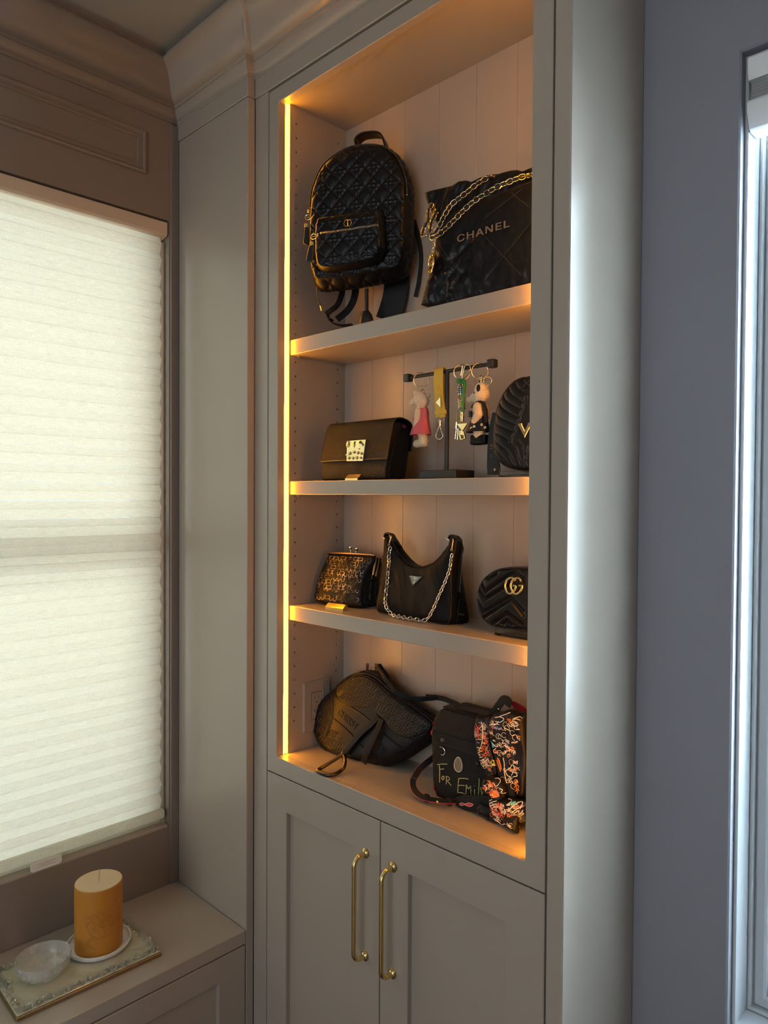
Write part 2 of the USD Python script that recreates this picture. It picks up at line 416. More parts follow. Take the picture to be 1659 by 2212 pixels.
# crown moulding: profile (out from the wall, z), swept with mitred corners along each run
CR = [(-.004, 2.533), (.0045, 2.533), (.0045, 2.5405), (.0085, 2.5425), (.0120, 2.5460), (.0155, 2.5515), (.0182, 2.5580), (.0190, 2.5640), (.0235, 2.5640), (.0235, 2.5715), (.0285, 2.5725),
      (.0370, 2.5745), (.0440, 2.5795), (.0495, 2.5865), (.0535, 2.5960), (.0570, 2.6060), (.0620, 2.6165), (.0690, 2.6255), (.0780, 2.6320), (.0880, 2.6360), (.0963, 2.6375), (.0963, 2.6420), (.0800, 2.6420), (.0800, 2.6700), (-.004, 2.6700)]
def crown(path, first, last):
    """path: plan points with the room on the right hand of travel; first/last: unit end directions for the mitres (None: square)"""
    P = np.array(path, float); n = len(P); d = np.diff(P, axis=0); d /= np.linalg.norm(d, axis=1, keepdims=True)
    nr = np.stack([d[:, 1], -d[:, 0]], 1); v = []
    for i in range(n):
        a = nr[i - 1] if i else (nr[0] if first is None else np.array(first, float)); b = nr[i] if i < n - 1 else (nr[-1] if last is None else np.array(last, float))
        m = (a + b) / (1 + a @ b)
        v += [(*(P[i] + m * o), z) for o, z in CR]
    k = len(CR); f = []
    for i in range(n - 1):
        for j in range(k):
            a, b = i * k + j, i * k + (j + 1) % k
            f += [(a, b, b + k), (a, b + k, a + k)]
    return np.array(v), np.array(f)[:, ::-1]
EX, PY = -.0544, -.0225                       # right edge and face of the corner panel
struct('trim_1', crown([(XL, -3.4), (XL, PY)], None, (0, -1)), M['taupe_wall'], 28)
struct('trim_2', crown([(XL, PY), (EX, PY), (EX, 0)], (1, 0), (0, -1)), M['taupe'], 28)
struct('trim_3', crown([(EX, 0), (.824, 0), (.824, YB), (3.2, YB)], (1, 0), None), M['taupe'], 28)

# ------------------------------------------------------------------ window behind the shade
win = UsdGeom.Xform.Define(stage, '/World/window_1').GetPrim(); setdata(win, kind='structure')
fx = XL - .135
obj('window_frame', T(plate(rect(-1.07, .5804, -.0498, 2.265).difference(rect(-1.02, .63, -.0995, 2.215)), .06, .004), (fx, 0, 0), SIDE), M['white'], win)
obj('meeting_rail', cbox(fx + .005, fx + .055, -1.02, -.0995, 1.345, 1.40, .004), M['white'], win)
obj('pane', cbox(fx + .012, fx + .016, -1.02, -.0995, .63, 1.345, .0005), M['glass'], win)
obj('pane', cbox(fx + .034, fx + .038, -1.02, -.0995, 1.40, 2.215, .0005), M['glass'], win)
obj('shade_channel', cbox(XL - .055, XL - .022, -.0560, -.0500, .585, 2.21, .001), M['taupe'], win)
obj('window_sill', cbox(XL - .12, XL - .002, -1.068, -.0500, .5755, .5880, .003), M['taupe'], win)

# ------------------------------------------------------------------ window on the right
win = UsdGeom.Xform.Define(stage, '/World/window_2').GetPrim(); setdata(win, kind='structure')
def ring2(x0, z0, x1, z1, wd, y0, y1, bev=.002):
    return T(plate(rect(x0, z0, x1, z1).difference(rect(x0 + wd, z0 + wd, x1 - wd, z1 - wd)), y1 - y0, bev), (0, y1, 0), FRONT)
obj('window_frame', ring2(.9978, .5652, 2.0198, 2.2751, .0062, .2815, .43), M['white'], win)
obj('inner_stop', ring2(1.0042, .5716, 2.0134, 2.2687, .0072, .3415, .43), M['white'], win)
obj('sash', ring2(1.0116, .579, 2.006, 2.261, .0215, .352, .392, .004), M['white'], win)
obj('glazing_bead', ring2(1.033, .6004, 1.985, 2.2396, .008, .366, .386, .003), M['white'], win)
obj('pane', cbox(1.040, 1.978, .374, .378, .607, 2.233, .0003), M['glass'], win)

# ------------------------------------------------------------------ outside
M['ground'] = paint('outside_paving', (.12, .125, .13), .9)
M['siding'] = paint('outside_wall_paint', (.16, .17, .19), .8)
obj('garden_paving', cbox(-6, 9, .6, 3.39, -.62, -.60, .001), M['ground'], None, 30, 'grey paving outside below the right window', 'paving')
obj('garden_wall', cbox(-1, 7, 3.4, 3.55, -.6, 1.75, .01), M['siding'], None, 30, 'grey garden wall beyond the right window', 'wall')

# ================================================================== SHADES
def fabric(name, col, trans):
    return material(name, {'g': ('geometry', {}), 'mp': ('mapping', {'scale': (40, 40, 700)}), 'mq': ('mapping', {'scale': (700, 700, 60)}),
        'a': ('noise_texture', {'scale': 1.0, 'detail': 3.0}), 'b': ('noise_texture', {'scale': 1.0, 'detail': 3.0}), 'x': ('mix_color', {'blend_type': 'mix', 'fac': .5}),
        'r': ('rgb_ramp', {'ramp': [(.34, tuple(c * .80 for c in col)), (.66, col)]}), 'd': ('diffuse_bsdf', {}), 't': ('translucent_bsdf', {}), 'm': ('mix_closure', {'fac': trans})},
        [('g.position', 'mp.vector'), ('g.position', 'mq.vector'), ('mp.vector', 'a.vector'), ('mq.vector', 'b.vector'), ('a.fac', 'x.a'), ('b.fac', 'x.b'), ('x.result', 'r.fac'),
         ('r.color', 'd.color'), ('r.color', 't.color'), ('d.BSDF', 'm.closure1'), ('t.BSDF', 'm.closure2')], surface='m.closure')
M['shade'] = fabric('cellular_shade_fabric', (.93, .91, .80), .62)
M['sheer'] = material('sheer_lining', {'d': ('diffuse_bsdf', {'color': (.90, .88, .80)}), 't': ('translucent_bsdf', {'color': (.90, .88, .80)}), 'c': ('transparent_bsdf', {}), 'm': ('mix_closure', {'fac': .6}), 'n': ('mix_closure', {'fac': .45})},
    [('d.BSDF', 'm.closure1'), ('t.BSDF', 'm.closure2'), ('m.closure', 'n.closure1'), ('c.BSDF', 'n.closure2')], surface='n.closure')
M['shade2'] = fabric('grey_shade_fabric', (.50, .51, .51), .25)
M['rail_beige'] = plain('beige_shade_rail', (.62, .50, .37), .45)
M['rail_white'] = plain('white_shade_rail', (.86, .88, .89), .4)
M['tab'] = plain('pale_shade_tab', (.86, .84, .76), .4)
M['print'] = plain('grey_print', (.45, .43, .38), .6)

SY0, SY1 = -1.06, -.0585
sh = thing('cellular_shade', 'large pale pleated cellular shade filling the left window', 'window shade', (XL, 0, 0))
obj('head_rail', [T(plate(Polygon([(-.058, 2.213), (-.006, 2.2225), (-.0015, 2.228), (-.0015, 2.256), (-.004, 2.260), (-.058, 2.260)]), SY1 + .0055 - SY0 - .001, .0008), (0, SY0 + .001, 0), np.array([[1, 0, 0], [0, 0, 1], [0, 1, 0]], float))], M['rail_beige'], sh)
NC = 35; zt, zb = 2.2180, .6330; ph = (zt - zb) / NC
for i in range(NC):
    z1 = zt - i * ph; z0 = z1 - ph; j = ph * .10
    zr_ = z1 - ph * .42
    front = [(-.0150, z1 - .0003), (-.0128, z1 - ph * .08), (-.0058, zr_ + .0030), (-.0040, zr_ + .0008), (-.0036, zr_), (-.0046, zr_ - .0012), (-.0062, zr_ - .0030), (-.0124, z0 + ph * .10), (-.0150, z0 + .0003)]
    rear = [(-.0150, z0 + .0003), (-.0205, z0 + .0004), (-.0245, z0 + ph * .12), (-.0285, z1 - ph * .5), (-.0245, z1 - ph * .12), (-.0205, z1 - .0004), (-.0150, z1 - .0003)]
    def sheet(sec):
        sec = np.array(sec); k = len(sec)
        v = np.vstack([np.column_stack([sec[:, 0], np.full(k, y), sec[:, 1]]) for y in (SY0 + .002, SY1 - .011)])
        return v, np.array([(a, a + 1, a + 1 + k) for a in range(k - 1)] + [(a, a + 1 + k, a + k) for a in range(k - 1)])
    pl_ = obj('pleat', sheet(front), M['shade'], sh, 40)
    obj('pleat_lining', sheet(rear), M['sheer'], pl_, 40)
br = obj('bottom_rail', [T(plate(Polygon([(-.030, .5890), (-.0265, .5890), (-.0265, .608), (-.006, .608), (-.002, .612), (-.002, .628), (-.006, .6325), (-.030, .6325)]), SY1 - .003 - SY0, .0008), (0, SY0, 0), np.array([[1, 0, 0], [0, 0, 1], [0, 1, 0]], float))], M['shade'], sh)  # rear flange added to stop light leaking under the shade
tq = [(-0.3885,-0.419,0.6071),(-0.3885,-0.3438,0.5988)]
TY0, TY1 = tq[0][1], tq[1][1]
hn = obj('pull_tab', T(plate(rect(TY0, .5850, TY1, .6085, .008, 5), .0022, .0006), (-.0016, 0, 0), SIDE), M['tab'], sh)
pr = []
for k, zz in enumerate((.6005, .5965, .5925)):
    m = meshkit.text_mesh('LIFT HERE TO RAISE OR LOWER SHADE' if k != 1 else 'KEEP LEVEL WHEN MOVING', .0014, .0002); v = np.array(m.vertices)
    v[:, 0] *= .046 / (v[:, 0].max() - v[:, 0].min()) if k != 1 else 1; v[:, 0] -= (v[:, 0].max() + v[:, 0].min()) / 2
    pr.append(T((v, m.faces), (.0007, (TY0 + TY1) / 2, zz), SIDE))
obj('printed_lines', pr, M['print'], hn, False)

s2 = thing('pleated_blind', 'white pleated blind raised to the top of the right window', 'blind', (0, YB, 0))
A2 = np.array([[0, 0, 1], [1, 0, 0], [0, 1, 0]], float)
def along_x(sec, x0, x1): return T(plate(Polygon(sec), x1 - x0, .001), (x0, 0, 0), np.array([[0, 0, 1], [1, 0, 0], [0, 1, 0]], float))
obj('head_rail', along_x([(.012, 2.268), (.0085, 2.264), (.009, 2.240), (.013, 2.228), (.060, 2.228), (.060, 2.268)], 1.0055, 2.012), M['rail_white'], s2)
for i in range(6):
    z1 = 2.228 - i * .0058
    obj('pleat', along_x([(.016, z1), (.0135, z1 - .0029), (.016, z1 - .0058), (.052, z1 - .0058), (.055, z1 - .0029), (.052, z1)], 1.0095, 2.008), M['shade2'], s2)
obj('bottom_rail', along_x([(.012, 2.193), (.008, 2.188), (.008, 2.174), (.020, 2.1475), (.026, 2.144), (.058, 2.144), (.058, 2.193)], 1.0055, 2.012), M['rail_white'], s2)

# ================================================================== CABINET
cab = thing('bookcase_cabinet', 'tall taupe built-in display cabinet with lit open shelves above two doors', 'cabinet', (0, 0, 0))
WX = .79; OX0, OX1, OZ0, OZ1 = .0386, .7488, .8751, 2.4483; IX0, IX1 = .039, .7484; DB = .218
ff = rect(.0015, .8337, WX - .0015, 2.4846).difference(rect(OX0, OZ0, OX1, OZ1, .0055, 5))
obj('face_frame', T(plate(ff, .019, .0013), (0, .019, 0), FRONT), M['taupe'], cab, 40)
def holes_panel(x, face):
    """side panel with drilled peg holes on its inner face"""
    y0, y1 = .0345, DB
    pl = rect(y0, OZ0 - .001, y1 + .02, 2.470)
    return pl
HZ = [.9515 + .03405 * k for k in range(44) if .95 < .9515 + .03405 * k < 2.44]
pl = rect(.0195, OZ0 - .002, DB + .018, 2.475)
cut = shapely.union_all([Point(y, z).buffer(.0026, quad_segs=3) for z in HZ for y in (.0545, .1925)])
led_slot = rect(.0200, OZ0, .0345, 2.4565)
side = pl.difference(cut).difference(led_slot)
obj('side_panel', T(plate(side, .012, .0003), (IX0 - .012, 0, 0), SIDE), M['taupe'], cab, False)
obj('side_panel', T(plate(pl.difference(led_slot), .012), (IX1 + .012, 0, 0), SIDE @ np.diag([1, 1, -1.])), M['taupe'], cab, False)
obj('peg_hole_backing', cbox(IX0 - .016, IX0 - .0125, .036, DB + .018, OZ0, 2.475, .0005), M['dark_gap'], cab)
for s, x in ((1, IX0), (-1, IX1)):
    obj('led_strip', cbox(*sorted((x - s * .004, x - s * .0012)), .0202, .0343, OZ0 + .0012, 2.4560, .0004), M['led'], cab, label='glowing warm LED strip')
# back boards with v-grooves
g = [IX0 - .004, .1422, .2490, .3558, .4626, .5694, .6762, IX1 + .004]
for a, b in zip(g[:-1], g[1:]):
    obj('back_board', T(plate(rect(a + .00015, OZ0 - .002, b - .00015, 2.475), .008, .0007), (0, DB + .008, 0), FRONT), M['taupe'], cab, 20)
obj('back_panel', cbox(.01, .78, DB + .0082, DB + .02, .05, 2.475, .0005), M['dark_gap'], cab)
obj('top_panel', cbox(IX0 - .005, IX1 + .005, .0195, DB + .004, 2.457, 2.478, .0005), M['taupe'], cab)
obj('deck', cbox(IX0 - .005, IX1 + .005, .0197, DB + .004, OZ0 - .020, OZ0, .0008), M['taupe'], cab)
# stiles, frieze, end panel
obj('filler_stile', cbox(EX, -.0015, 0, .02, 0, 2.4886, .001), M['taupe'], cab)
obj('end_panel', cbox(WX + .0015, .824, 0, YB - .001, 0, 2.4886, .0022), M['taupe'], cab)
obj('end_panel', cbox(WX + .0015, .8238, .02, YB - .001, 2.487, 2.64, .0008), M['taupe'], cab)
obj('frieze', cbox(EX, .8275, -.0035, .018, 2.4886, 2.536, .0018), M['taupe'], cab)
obj('base_rail', cbox(.0015, WX - .0015, .003, .02, 0, .08, .001), M['taupe'], cab)
obj('gap_backing', cbox(-.01, .80, .0195, .0230, .05, .872, .0005), M['dark_gap'], cab)
obj('gap_backing', [cbox(-.006, .012, .0195, .0230, .87, 2.49, .0005), cbox(.778, .798, .0195, .0230, .87, 2.49, .0005), cbox(-.006, .8, .0195, .0230, 2.479, 2.50, .0005)], M['dark_gap'], cab)
# doors
def handle(hx, parent):
    z0, z1 = .5293, .7501; out = -.0335; r = .0052; bend = .020
    P = [(hx, 0, z1)]
    a = np.linspace(0, PI / 2, 9)
    P = [(hx, -.002, z1)] + [(hx, out + bend - bend * math.sin(t), z1 - bend + bend * math.cos(t)) for t in a] + [(hx, out, z) for z in np.linspace(z1 - bend, z0 + bend, 14)[1:-1]] + \
        [(hx, out + bend - bend * math.cos(t), z0 + bend - bend * math.sin(t)) for t in a] + [(hx, -.002, z0)]
    ms = [tube(P, r, 16)]
    for z in (z0, z1):
        ms.append(T(lathe([(0, 0), (.0105, 0), (.0112, .0012), (.0105, .0028), (.0085, .0034), (.0082, .0048), (.0066, .0058), (.0055, .0075), (0, .0075)], 24), (hx, -.0001, z), FRONT))
    obj('handle', ms, M['brass'], parent, 40, label='long polished brass bar handle')
for x0, x1, px0, px1, hx in ((.0015, .3925, .0779, .3122, .3512), (.3955, WX - .0015, .4736, .7084, .4324)):
    dr = obj('door', T(plate(rect(x0, .083, x1, .8308).difference(rect(px0, .165, px1, .7502)), .019, .0012), (0, .019, 0), FRONT), M['taupe'], cab, 40)
    obj('door_panel', T(plate(rect(px0 - .003, .162, px1 + .003, .7532), .006, 0), (0, .0185, 0), FRONT), M['taupe'], dr)
    handle(hx, dr)

# shelves
SHZ = [(1.888, 1.8515, 'taupe shelf carrying the quilted backpack and chain tote, topmost of three'), (1.5445, 1.5120, 'taupe shelf carrying the flap clutch and key charm stand, middle of three'),
       (1.2405, 1.2050, 'taupe shelf carrying the clasp pouch and hobo bag, lowest of three')]
for zt_, zb_, lab in SHZ:
    s = thing('shelf', lab, 'shelf', (0, 0, zb_), group=None)
    obj('shelf_board', cbox(IX0 + .0012, IX1 - .0012, .0370, DB - .0015, 0, zt_ - zb_, .0014), M['taupe'], s)
    for y in (.0545, .1925):
        for x in (IX0 + .0005, IX1 - .0120):
            obj('shelf_pin', cyl((x, y, -.0031), (x + .0115, y, -.0031), .003, 10), M['silver'], s)

# corner panel between the window wall and the cabinet
cp = thing('corner_panel', 'tall flat taupe panel filling the corner left of the display cabinet', 'wall panel', (0, 0, 0))
obj('panel', cbox(XL + .0005, EX - .0001, PY, -.0003, 0, 2.4886, .0015), M['taupe'], cp)
obj('frieze', cbox(XL + .0005, EX + .0035, PY - .0035, -.0037, 2.4886, 2.536, .0018), M['taupe'], cp)

# window bench
be = thing('window_bench', 'low taupe window bench with flat top and panelled front under the shaded window', 'bench', (0, 0, 0))
obj('bench_top', cbox(XL + .001, EX, -3.0, PY - .0004, .3855, .4204, .0018), M['taupe'], be)
obj('carcass', cbox(XL + .001, EX - .020, -3.0, PY - .001, 0, .385, .001), M['dark_gap'], be)
for y0, y1 in ((-.86, -.0250), (-1.70, -.863), (-2.54, -1.703)):
    dr = obj('bench_door', T(plate(rect(y0, .06, y1, .3820).difference(rect(y0 + .0765, .12, y1 - .0765, .3217)), .019, .0012), (EX - .0190, 0, 0), SIDE), M['taupe'], be, 40)
    obj('door_panel', T(plate(rect(y0 + .073, .117, y1 - .073, .3247), .006), (EX - .0188, 0, 0), SIDE), M['taupe'], dr)

# outlet
ou = thing('electrical_outlet', 'taupe electrical outlet on the cabinet side wall behind the saddle-shaped bag', 'outlet', (IX0, .1235, .9780))
M['outlet'] = plain('taupe_outlet_plastic', (.33, .29, .25), .35)
obj('cover_plate', T(plate(rect(-.0435, -.0630, .0435, .0630, .004, 4).difference(rect(-.0172, -.0338, .0172, .0338)), .0055, .0022), (0, 0, 0), SIDE), M['outlet'], ou)
face = rect(-.0168, -.0334, .0168, .0334)
sl = shapely.union_all([rect(sx - .0011, zc_ - .004, sx + .0011, zc_ + .004) for sx in (-.0063, .0063) for zc_ in (.0200, -.0130)] + [Point(0, zc_).buffer(.0024) for zc_ in (.0085, -.0245)])
obj('receptacle', T(plate(face.difference(sl), .0050, .0006), (0, 0, 0), SIDE), M['outlet'], ou)
obj('socket_slots', T(plate(face.buffer(-.001), .0012), (.0002, 0, 0), SIDE), M['dark_gap'], ou)

# ================================================================== BAGS: frames (x, y, z, yaw, backward lean)
FR = {
 'bp': (.0953, .045, 1.888, 26, 0), 'to': (.478, .052, 1.888, 7, 0), 'cl': (.124, .066, 1.5445, 0, 12), 'st': (.466, .115, 1.5445, -3, 0),
 'lv': (.610, .090, 1.5445, 0, 0), 'pu': (.0575, .098, 1.2405, 10, 20), 'ho': (.2628, .112, 1.2405, -3, 9), 'ma': (.5690, .095, 1.2405, 0, 3),
 'sa': (.2100, .118, .8751, 5, 14), 'cu': (.4624, .098, .8751, 6, 3), 'bk': (.3, .185, .8751, 0, 0),
}
def bag_thing(name, key, label, cat='handbag'):
    x, y, z, yaw, lean = FR[key]
    return thing(name, label, cat, (x, y, z), yaw, lean)

def near(lines, step=.0008):
    """distance function to a set of polylines"""
    pts = np.vstack([even(l, max(2, int(length(l) / step))) for l in lines])
    tree = cKDTree(pts)
    return lambda u, v: tree.query(np.stack([u, v], 1))[0]

class Front:
    """the front surface of a body built by bag(): y at (u, v)"""
    def __init__(self, mesh):
        v = np.asarray(mesh[0]); n = len(v)
        self.v = v; self.tree = None
        f = np.asarray(mesh[1]); nrm = np.cross(v[f[:, 1]] - v[f[:, 0]], v[f[:, 2]] - v[f[:, 0]])
        ids = np.unique(f[nrm[:, 1] < 0].ravel())
        self.v = v[ids]; self.tree = cKDTree(self.v[:, [0, 2]])
    def __call__(self, p, lift=0.0):
        p = np.asarray(p, float); d, i = self.tree.query(p, k=4); w_ = 1 / (d + 1e-5) ** 2; w_ /= w_.sum(1, keepdims=True)
        y = (self.v[i, 1] * w_).sum(1)
        return np.stack([p[:, 0], y - lift, p[:, 1]], 1)
    def drape(self, mesh, lift=0.0):
        """lays a mesh built around the plane y = 0 onto the surface"""
        v, f, _ = meshkit.arrays(mesh); q = self(v[:, [0, 2]], lift)
        q[:, 1] += v[:, 1]; return q, f

def shift(m, dy): return T(m, (0, dy, 0))
def poly_plate(ring, t, y, bevel=.0006): return T(plate(Polygon(ring), t, bevel), (0, y, 0), FRONT)
def Z_(pts, y): return [(p[0], y, p[1]) for p in pts]

# ------------------------------------------------------------------ quilted backpack on its stand
def cannage(p, A, s=.0016, e=.0055):
    def fn(u, v, d):
        tri_ = lambda x, o: np.abs((x / p + .5) % 1 - .5) * p if o is None else np.abs(np.abs((x / p + .5) % 1 - .5) * p - o)
        hv = np.minimum(tri_(u, e), tri_(v, e * .8)); dg = np.minimum(np.abs(((u + v) / p) % 1 - .5), np.abs(((u - v) / p) % 1 - .5)) * p / 1.414
        puffy = np.clip(np.minimum(hv, dg) / .012, 0, 1) ** .7
        return (-A * np.maximum(.55 * np.exp(-(hv / s)), np.exp(-(dg / (1.2 * s)))) + .35 * A * puffy) * np.clip(d / .008, 0, 1)
    return fn
t = bag_thing('backpack', 'bp', 'black quilted leather backpack with gold zips held up on a stand', 'backpack')
out = [(0.148,0.433),(0.1767,0.4268),(0.1957,0.4161),(0.2146,0.3975),(0.2297,0.3701),(0.2389,0.3415),(0.2418,0.3147),(0.2418,0.2882)] + [(0.2414,0.238),(0.2416,0.2026),(0.2388,0.1764),(0.2312,0.1541),(0.2219,0.1444),(0.1497,0.1383),(0.1108,0.1364),(0.0615,0.1355),(0.0233,0.1371),(0.0142,0.1531),(0.0086,0.1758),(0.0058,0.2056),(0.005,0.2463),(0.0061,0.2794)] + [(0.0084,0.317),(0.0113,0.3442),(0.0167,0.3601),(0.0303,0.3895),(0.0502,0.4101),(0.0799,0.4258),(0.1092,0.434)]
BD = .062
low = [(0.0912,0.1295)][0][1]
quilt = cannage(.042, .0032)
body = bag(curve(out, 160, True), BD, quilt, None, .0024, .010, .05, back_bulge=.003, puff=.012, rows=18, gus=lambda a, t: quilt(a, np.full_like(a, t) + .008, np.full_like(a, min(t, BD - t))))
v = body[0]; v[:, 2] -= np.clip((low + .02 - v[:, 2]) / .06, 0, 1) * np.clip((v[:, 1] + BD / 2) / .03, 0, 1) * .024
body = (v, body[1])
obj('body', shift(body, BD / 2), M['lamb'], t, 60)
pk = [(0.0365,0.2547),(0.039,0.2629),(0.0459,0.2666),(0.0793,0.2672),(0.1332,0.267),(0.1824,0.2691),(0.1889,0.2674)] + [(0.1937,0.2397),(0.1967,0.2061),(0.1978,0.1815),(0.1904,0.1682),(0.1793,0.1588),(0.1472,0.1531),(0.0954,0.1492),(0.0583,0.1491),(0.0425,0.1575),(0.0369,0.171),(0.0344,0.1966),(0.0342,0.2327),(0.0353,0.2579)]
pm = shift(bag(curve(pk, 110, True), .032, cannage(.042, .0028), None, .0022, .010, .022, puff=.006), -.016 + .001)
pocket = obj('front_pocket', pm, M['lamb'], t, 60)
FS = Front(pm)
zl_ = [(0.0507,0.2266),(0.0857,0.2269),(0.124,0.2277),(0.158,0.2288),(0.1906,0.2302)]
zq = FS(even(curve(zl_, 40), 90), .0008)
obj('zip_tape', sweep(zq, flat(.0075, .0010), up=(0, -1, 0)), M['edge'], pocket, 40)
obj('zip_teeth', [cbox(p[0] - .0005, p[0] + .0005, p[1] - .0022, p[1], p[2] - .0016 + .0007 * (-1) ** k, p[2] + .0016 + .0007 * (-1) ** k, .0002) for k, p in enumerate(FS(even(curve(zl_, 40), 80), .0002))], M['pale_gold'], pocket, False, kind='stuff')
def emblem_cd(c, s):
    a = np.radians(np.linspace(62, 298, 18)); C = [(c[0] - .18 * s + .42 * s * math.cos(x), 0, c[1] + .46 * s * math.sin(x)) for x in a]
    b = np.radians(np.linspace(-90, 90, 16)); D = [(c[0] + .02 * s, 0, c[1] - .46 * s)] + [(c[0] + .12 * s + .46 * s * math.cos(x), 0, c[1] + .46 * s * math.sin(x)) for x in b] + [(c[0] + .02 * s, 0, c[1] + .46 * s)]
    return [sweep(C, flat(.0016, .0016)), sweep(D + [D[0]], flat(.0016, .0016))]
lc = [(0.1186,0.2426)][0]
obj('letter_emblem', [FS.drape(m, .0012) for m in emblem_cd(lc, .0155)], M['gold'], pocket, 40)
zr = np.array(curve(out, 200, True)); rr = ring_offset(zr[::-1], -.0028) if not Polygon(zr).exterior.is_ccw else ring_offset(zr, -.0028)
top = rr[rr[:, 1] > [(0.0084,0.3059)][0][1]]
k0 = int(np.argmax(np.linalg.norm(np.diff(np.vstack([top, top[:1]]), axis=0), axis=1))) + 1
top = np.roll(top, -k0, 0)
zp = np.array(on(even(top, 190), .004))
obj('zip_tape', sweep(zp, flat(.008, .0016), up=(0, 0, 1)), M['edge'], t, 40)
obj('zip_teeth', [ball(p + np.array([0, .0012 * (-1) ** k, 0]), .0015, 0) for k, p in enumerate(zp)], M['pale_gold'], t, False, kind='stuff')
def zip_pull(P0, ring_c, ring_r, blk, tab, y, parent):
    q = obj('zip_pull', [torus((ring_c[0], y, ring_c[1]), ring_r, .0011, (0, 1, .0), 22, 8, s=(.8, 1)), cbox(blk[0] - .0042, blk[0] + .0042, y - .002, y + .002, blk[1] - .0038, blk[1] + .0038, .0006),
        rbox(P0[0] - .0022, P0[0] + .0022, y - .003, y + .003, P0[1] - .0045, P0[1] + .0035, .0014, 8), cyl((ring_c[0] - .8 * ring_r, y, ring_c[1]), (ring_c[0] + .8 * ring_r, y, ring_c[1]), .0012, 8)], M['gold'], parent, 40)
    obj('leather_tab', poly_plate(tab, .003, y + .0015, .0008), M['edge'], q)
zip_pull([(0.0466,0.2219)][0], [(0.0365,0.2196)][0], .0075, [(0.0317,0.204)][0], [(0.0254,0.1995),(0.0368,0.1983),(0.0342,0.1668),(0.0285,0.1616),(0.0196,0.1631),(0.0177,0.1685),(0.022,0.1888)], -.046, pocket)
zip_pull([(0.0014,0.2993)][0], [(-0.0007,0.2853)][0], .0075, [(-0.0048,0.2667)][0], [(-0.0077,0.2617),(0.0018,0.2606),(0.0026,0.2207),(-0.0007,0.218),(-0.0086,0.2218),(-0.0123,0.2258),(-0.01,0.2458)], .002, t)
hp = curve([(0.1113,0.4479),(0.1069,0.4661),(0.1191,0.4772),(0.1389,0.4792),(0.1625,0.4752),(0.1742,0.4643),(0.1832,0.4374)], 50)
hq = on(hp, .046); t0 = hq[1] - hq[0]
obj('top_handle', sweep(hq, flat(.034, .0045), up=np.cross(t0, [0, 1, 0])), M['lamb'], t, 40)
def down(pts2, y, wd, th=.0035, nm='shoulder_strap', n=40):
    P = on(curve(pts2, n), y) if not hasattr(y, '__len__') else np.column_stack([curve(pts2, n)[:, 0], np.interp(np.linspace(0, 1, n), np.linspace(0, 1, len(y)), y), curve(pts2, n)[:, 1]])
    return obj(nm, sweep(P, flat(wd, th), up=(0, -1, 0)), M['lamb'], t, 40)
down([(0.1992,0.1704),(0.2009,0.1356),(0.1969,0.1012),(0.187,0.0672),(0.1779,0.0435)], .070, .062, .005)
down([(0.0948,0.1427),(0.0949,0.1161),(0.0884,0.0919),(0.0752,0.0717),(0.0522,0.052)], [.070, .070, .068, .064, .058], .018)
b2 = down([(0.0634,0.1426),(0.0626,0.1162),(0.0541,0.0885),(0.0408,0.0736),(0.0282,0.0639)], [.066, .064, .058, .05, .045], .015)
obj('strap_end', sweep(on(curve([(0.0331,0.0611),(0.0369,0.0503),(0.0513,0.0387),(0.074,0.0328),(0.0965,0.0338)], 24), .045), flat(.016, .004), up=(0, 0, 1)), M['leather'], t, 40)
obj('strap_loop', [torus(([(0.0394,0.051)][0][0], .045, [(0.0394,0.051)][0][1]), .0075, .0022, (.5, 0, 1), 20, 8)], M['leather'], t)
obj('rivet', T(ball((0, 0, 0), .0019, 1), ([(0.0605,0.1208)][0][0], .068, [(0.0605,0.1208)][0][1])), M['gold'], t)
cd = curve([(0.0105,0.143),(0.011,0.1203),(0.0146,0.0955),(0.0217,0.0801)], 20)
obj('drawcord', tube(on(cd, .03), .0013, 8), M['edge'], t)
ct = [(0.0209,0.0811),(0.0244,0.0682)]
obj('cord_tip', cyl((ct[0][0], .03, ct[0][1]), (ct[1][0], .03, ct[1][1]), .0026, 12), M['gold'], t)
obj('side_strap', sweep(on(curve([(0.2455,0.2706),(0.2573,0.2255),(0.2637,0.1811),(0.2591,0.1305),(0.2506,0.091)], 20), .060), flat(.010, .002), up=(0, -1, 0)), M['leather'], t, 40)

bx, by = [(0.2219,0.118,1.9407)][0][0], .118
s = thing('bag_stand', 'black metal bag stand with a hinged round foot beneath the backpack', 'stand', (bx, by, 1.888))
obj('pole', [cyl((0, 0, .022), (0, 0, .105), .0052, 14), cyl((0, 0, .02), (0, 0, .052), .0068, 14)], M['black_iron'], s, 40)
obj('hub', T(lathe([(0, .004), (.017, .004), (.019, .014), (.0175, .030), (.0135, .044), (.0078, .053), (0, .053)], 24)), M['black_iron'], s, 40)
kn = T(lathe([(0, 0), (.0075, 0), (.0082, .002), (.0078, .005), (.004, .0065), (0, .0062)], 18), (.007, -.0180, .013), FRONT)
obj('knob', kn, M['leather'], s, 40)
for a in (200, 320, 80):
    c_, s_ = math.cos(math.radians(a)), math.sin(math.radians(a)); e = .052 if a != 80 else .06
    obj('leg', sweep(curve([(.010 * c_, .010 * s_, .012), (.03 * c_, .03 * s_, .010), (e * c_, e * s_, .0035)], 14), flat(.009, .006), up=(0, 0, 1)), M['black_iron'], s, 40)

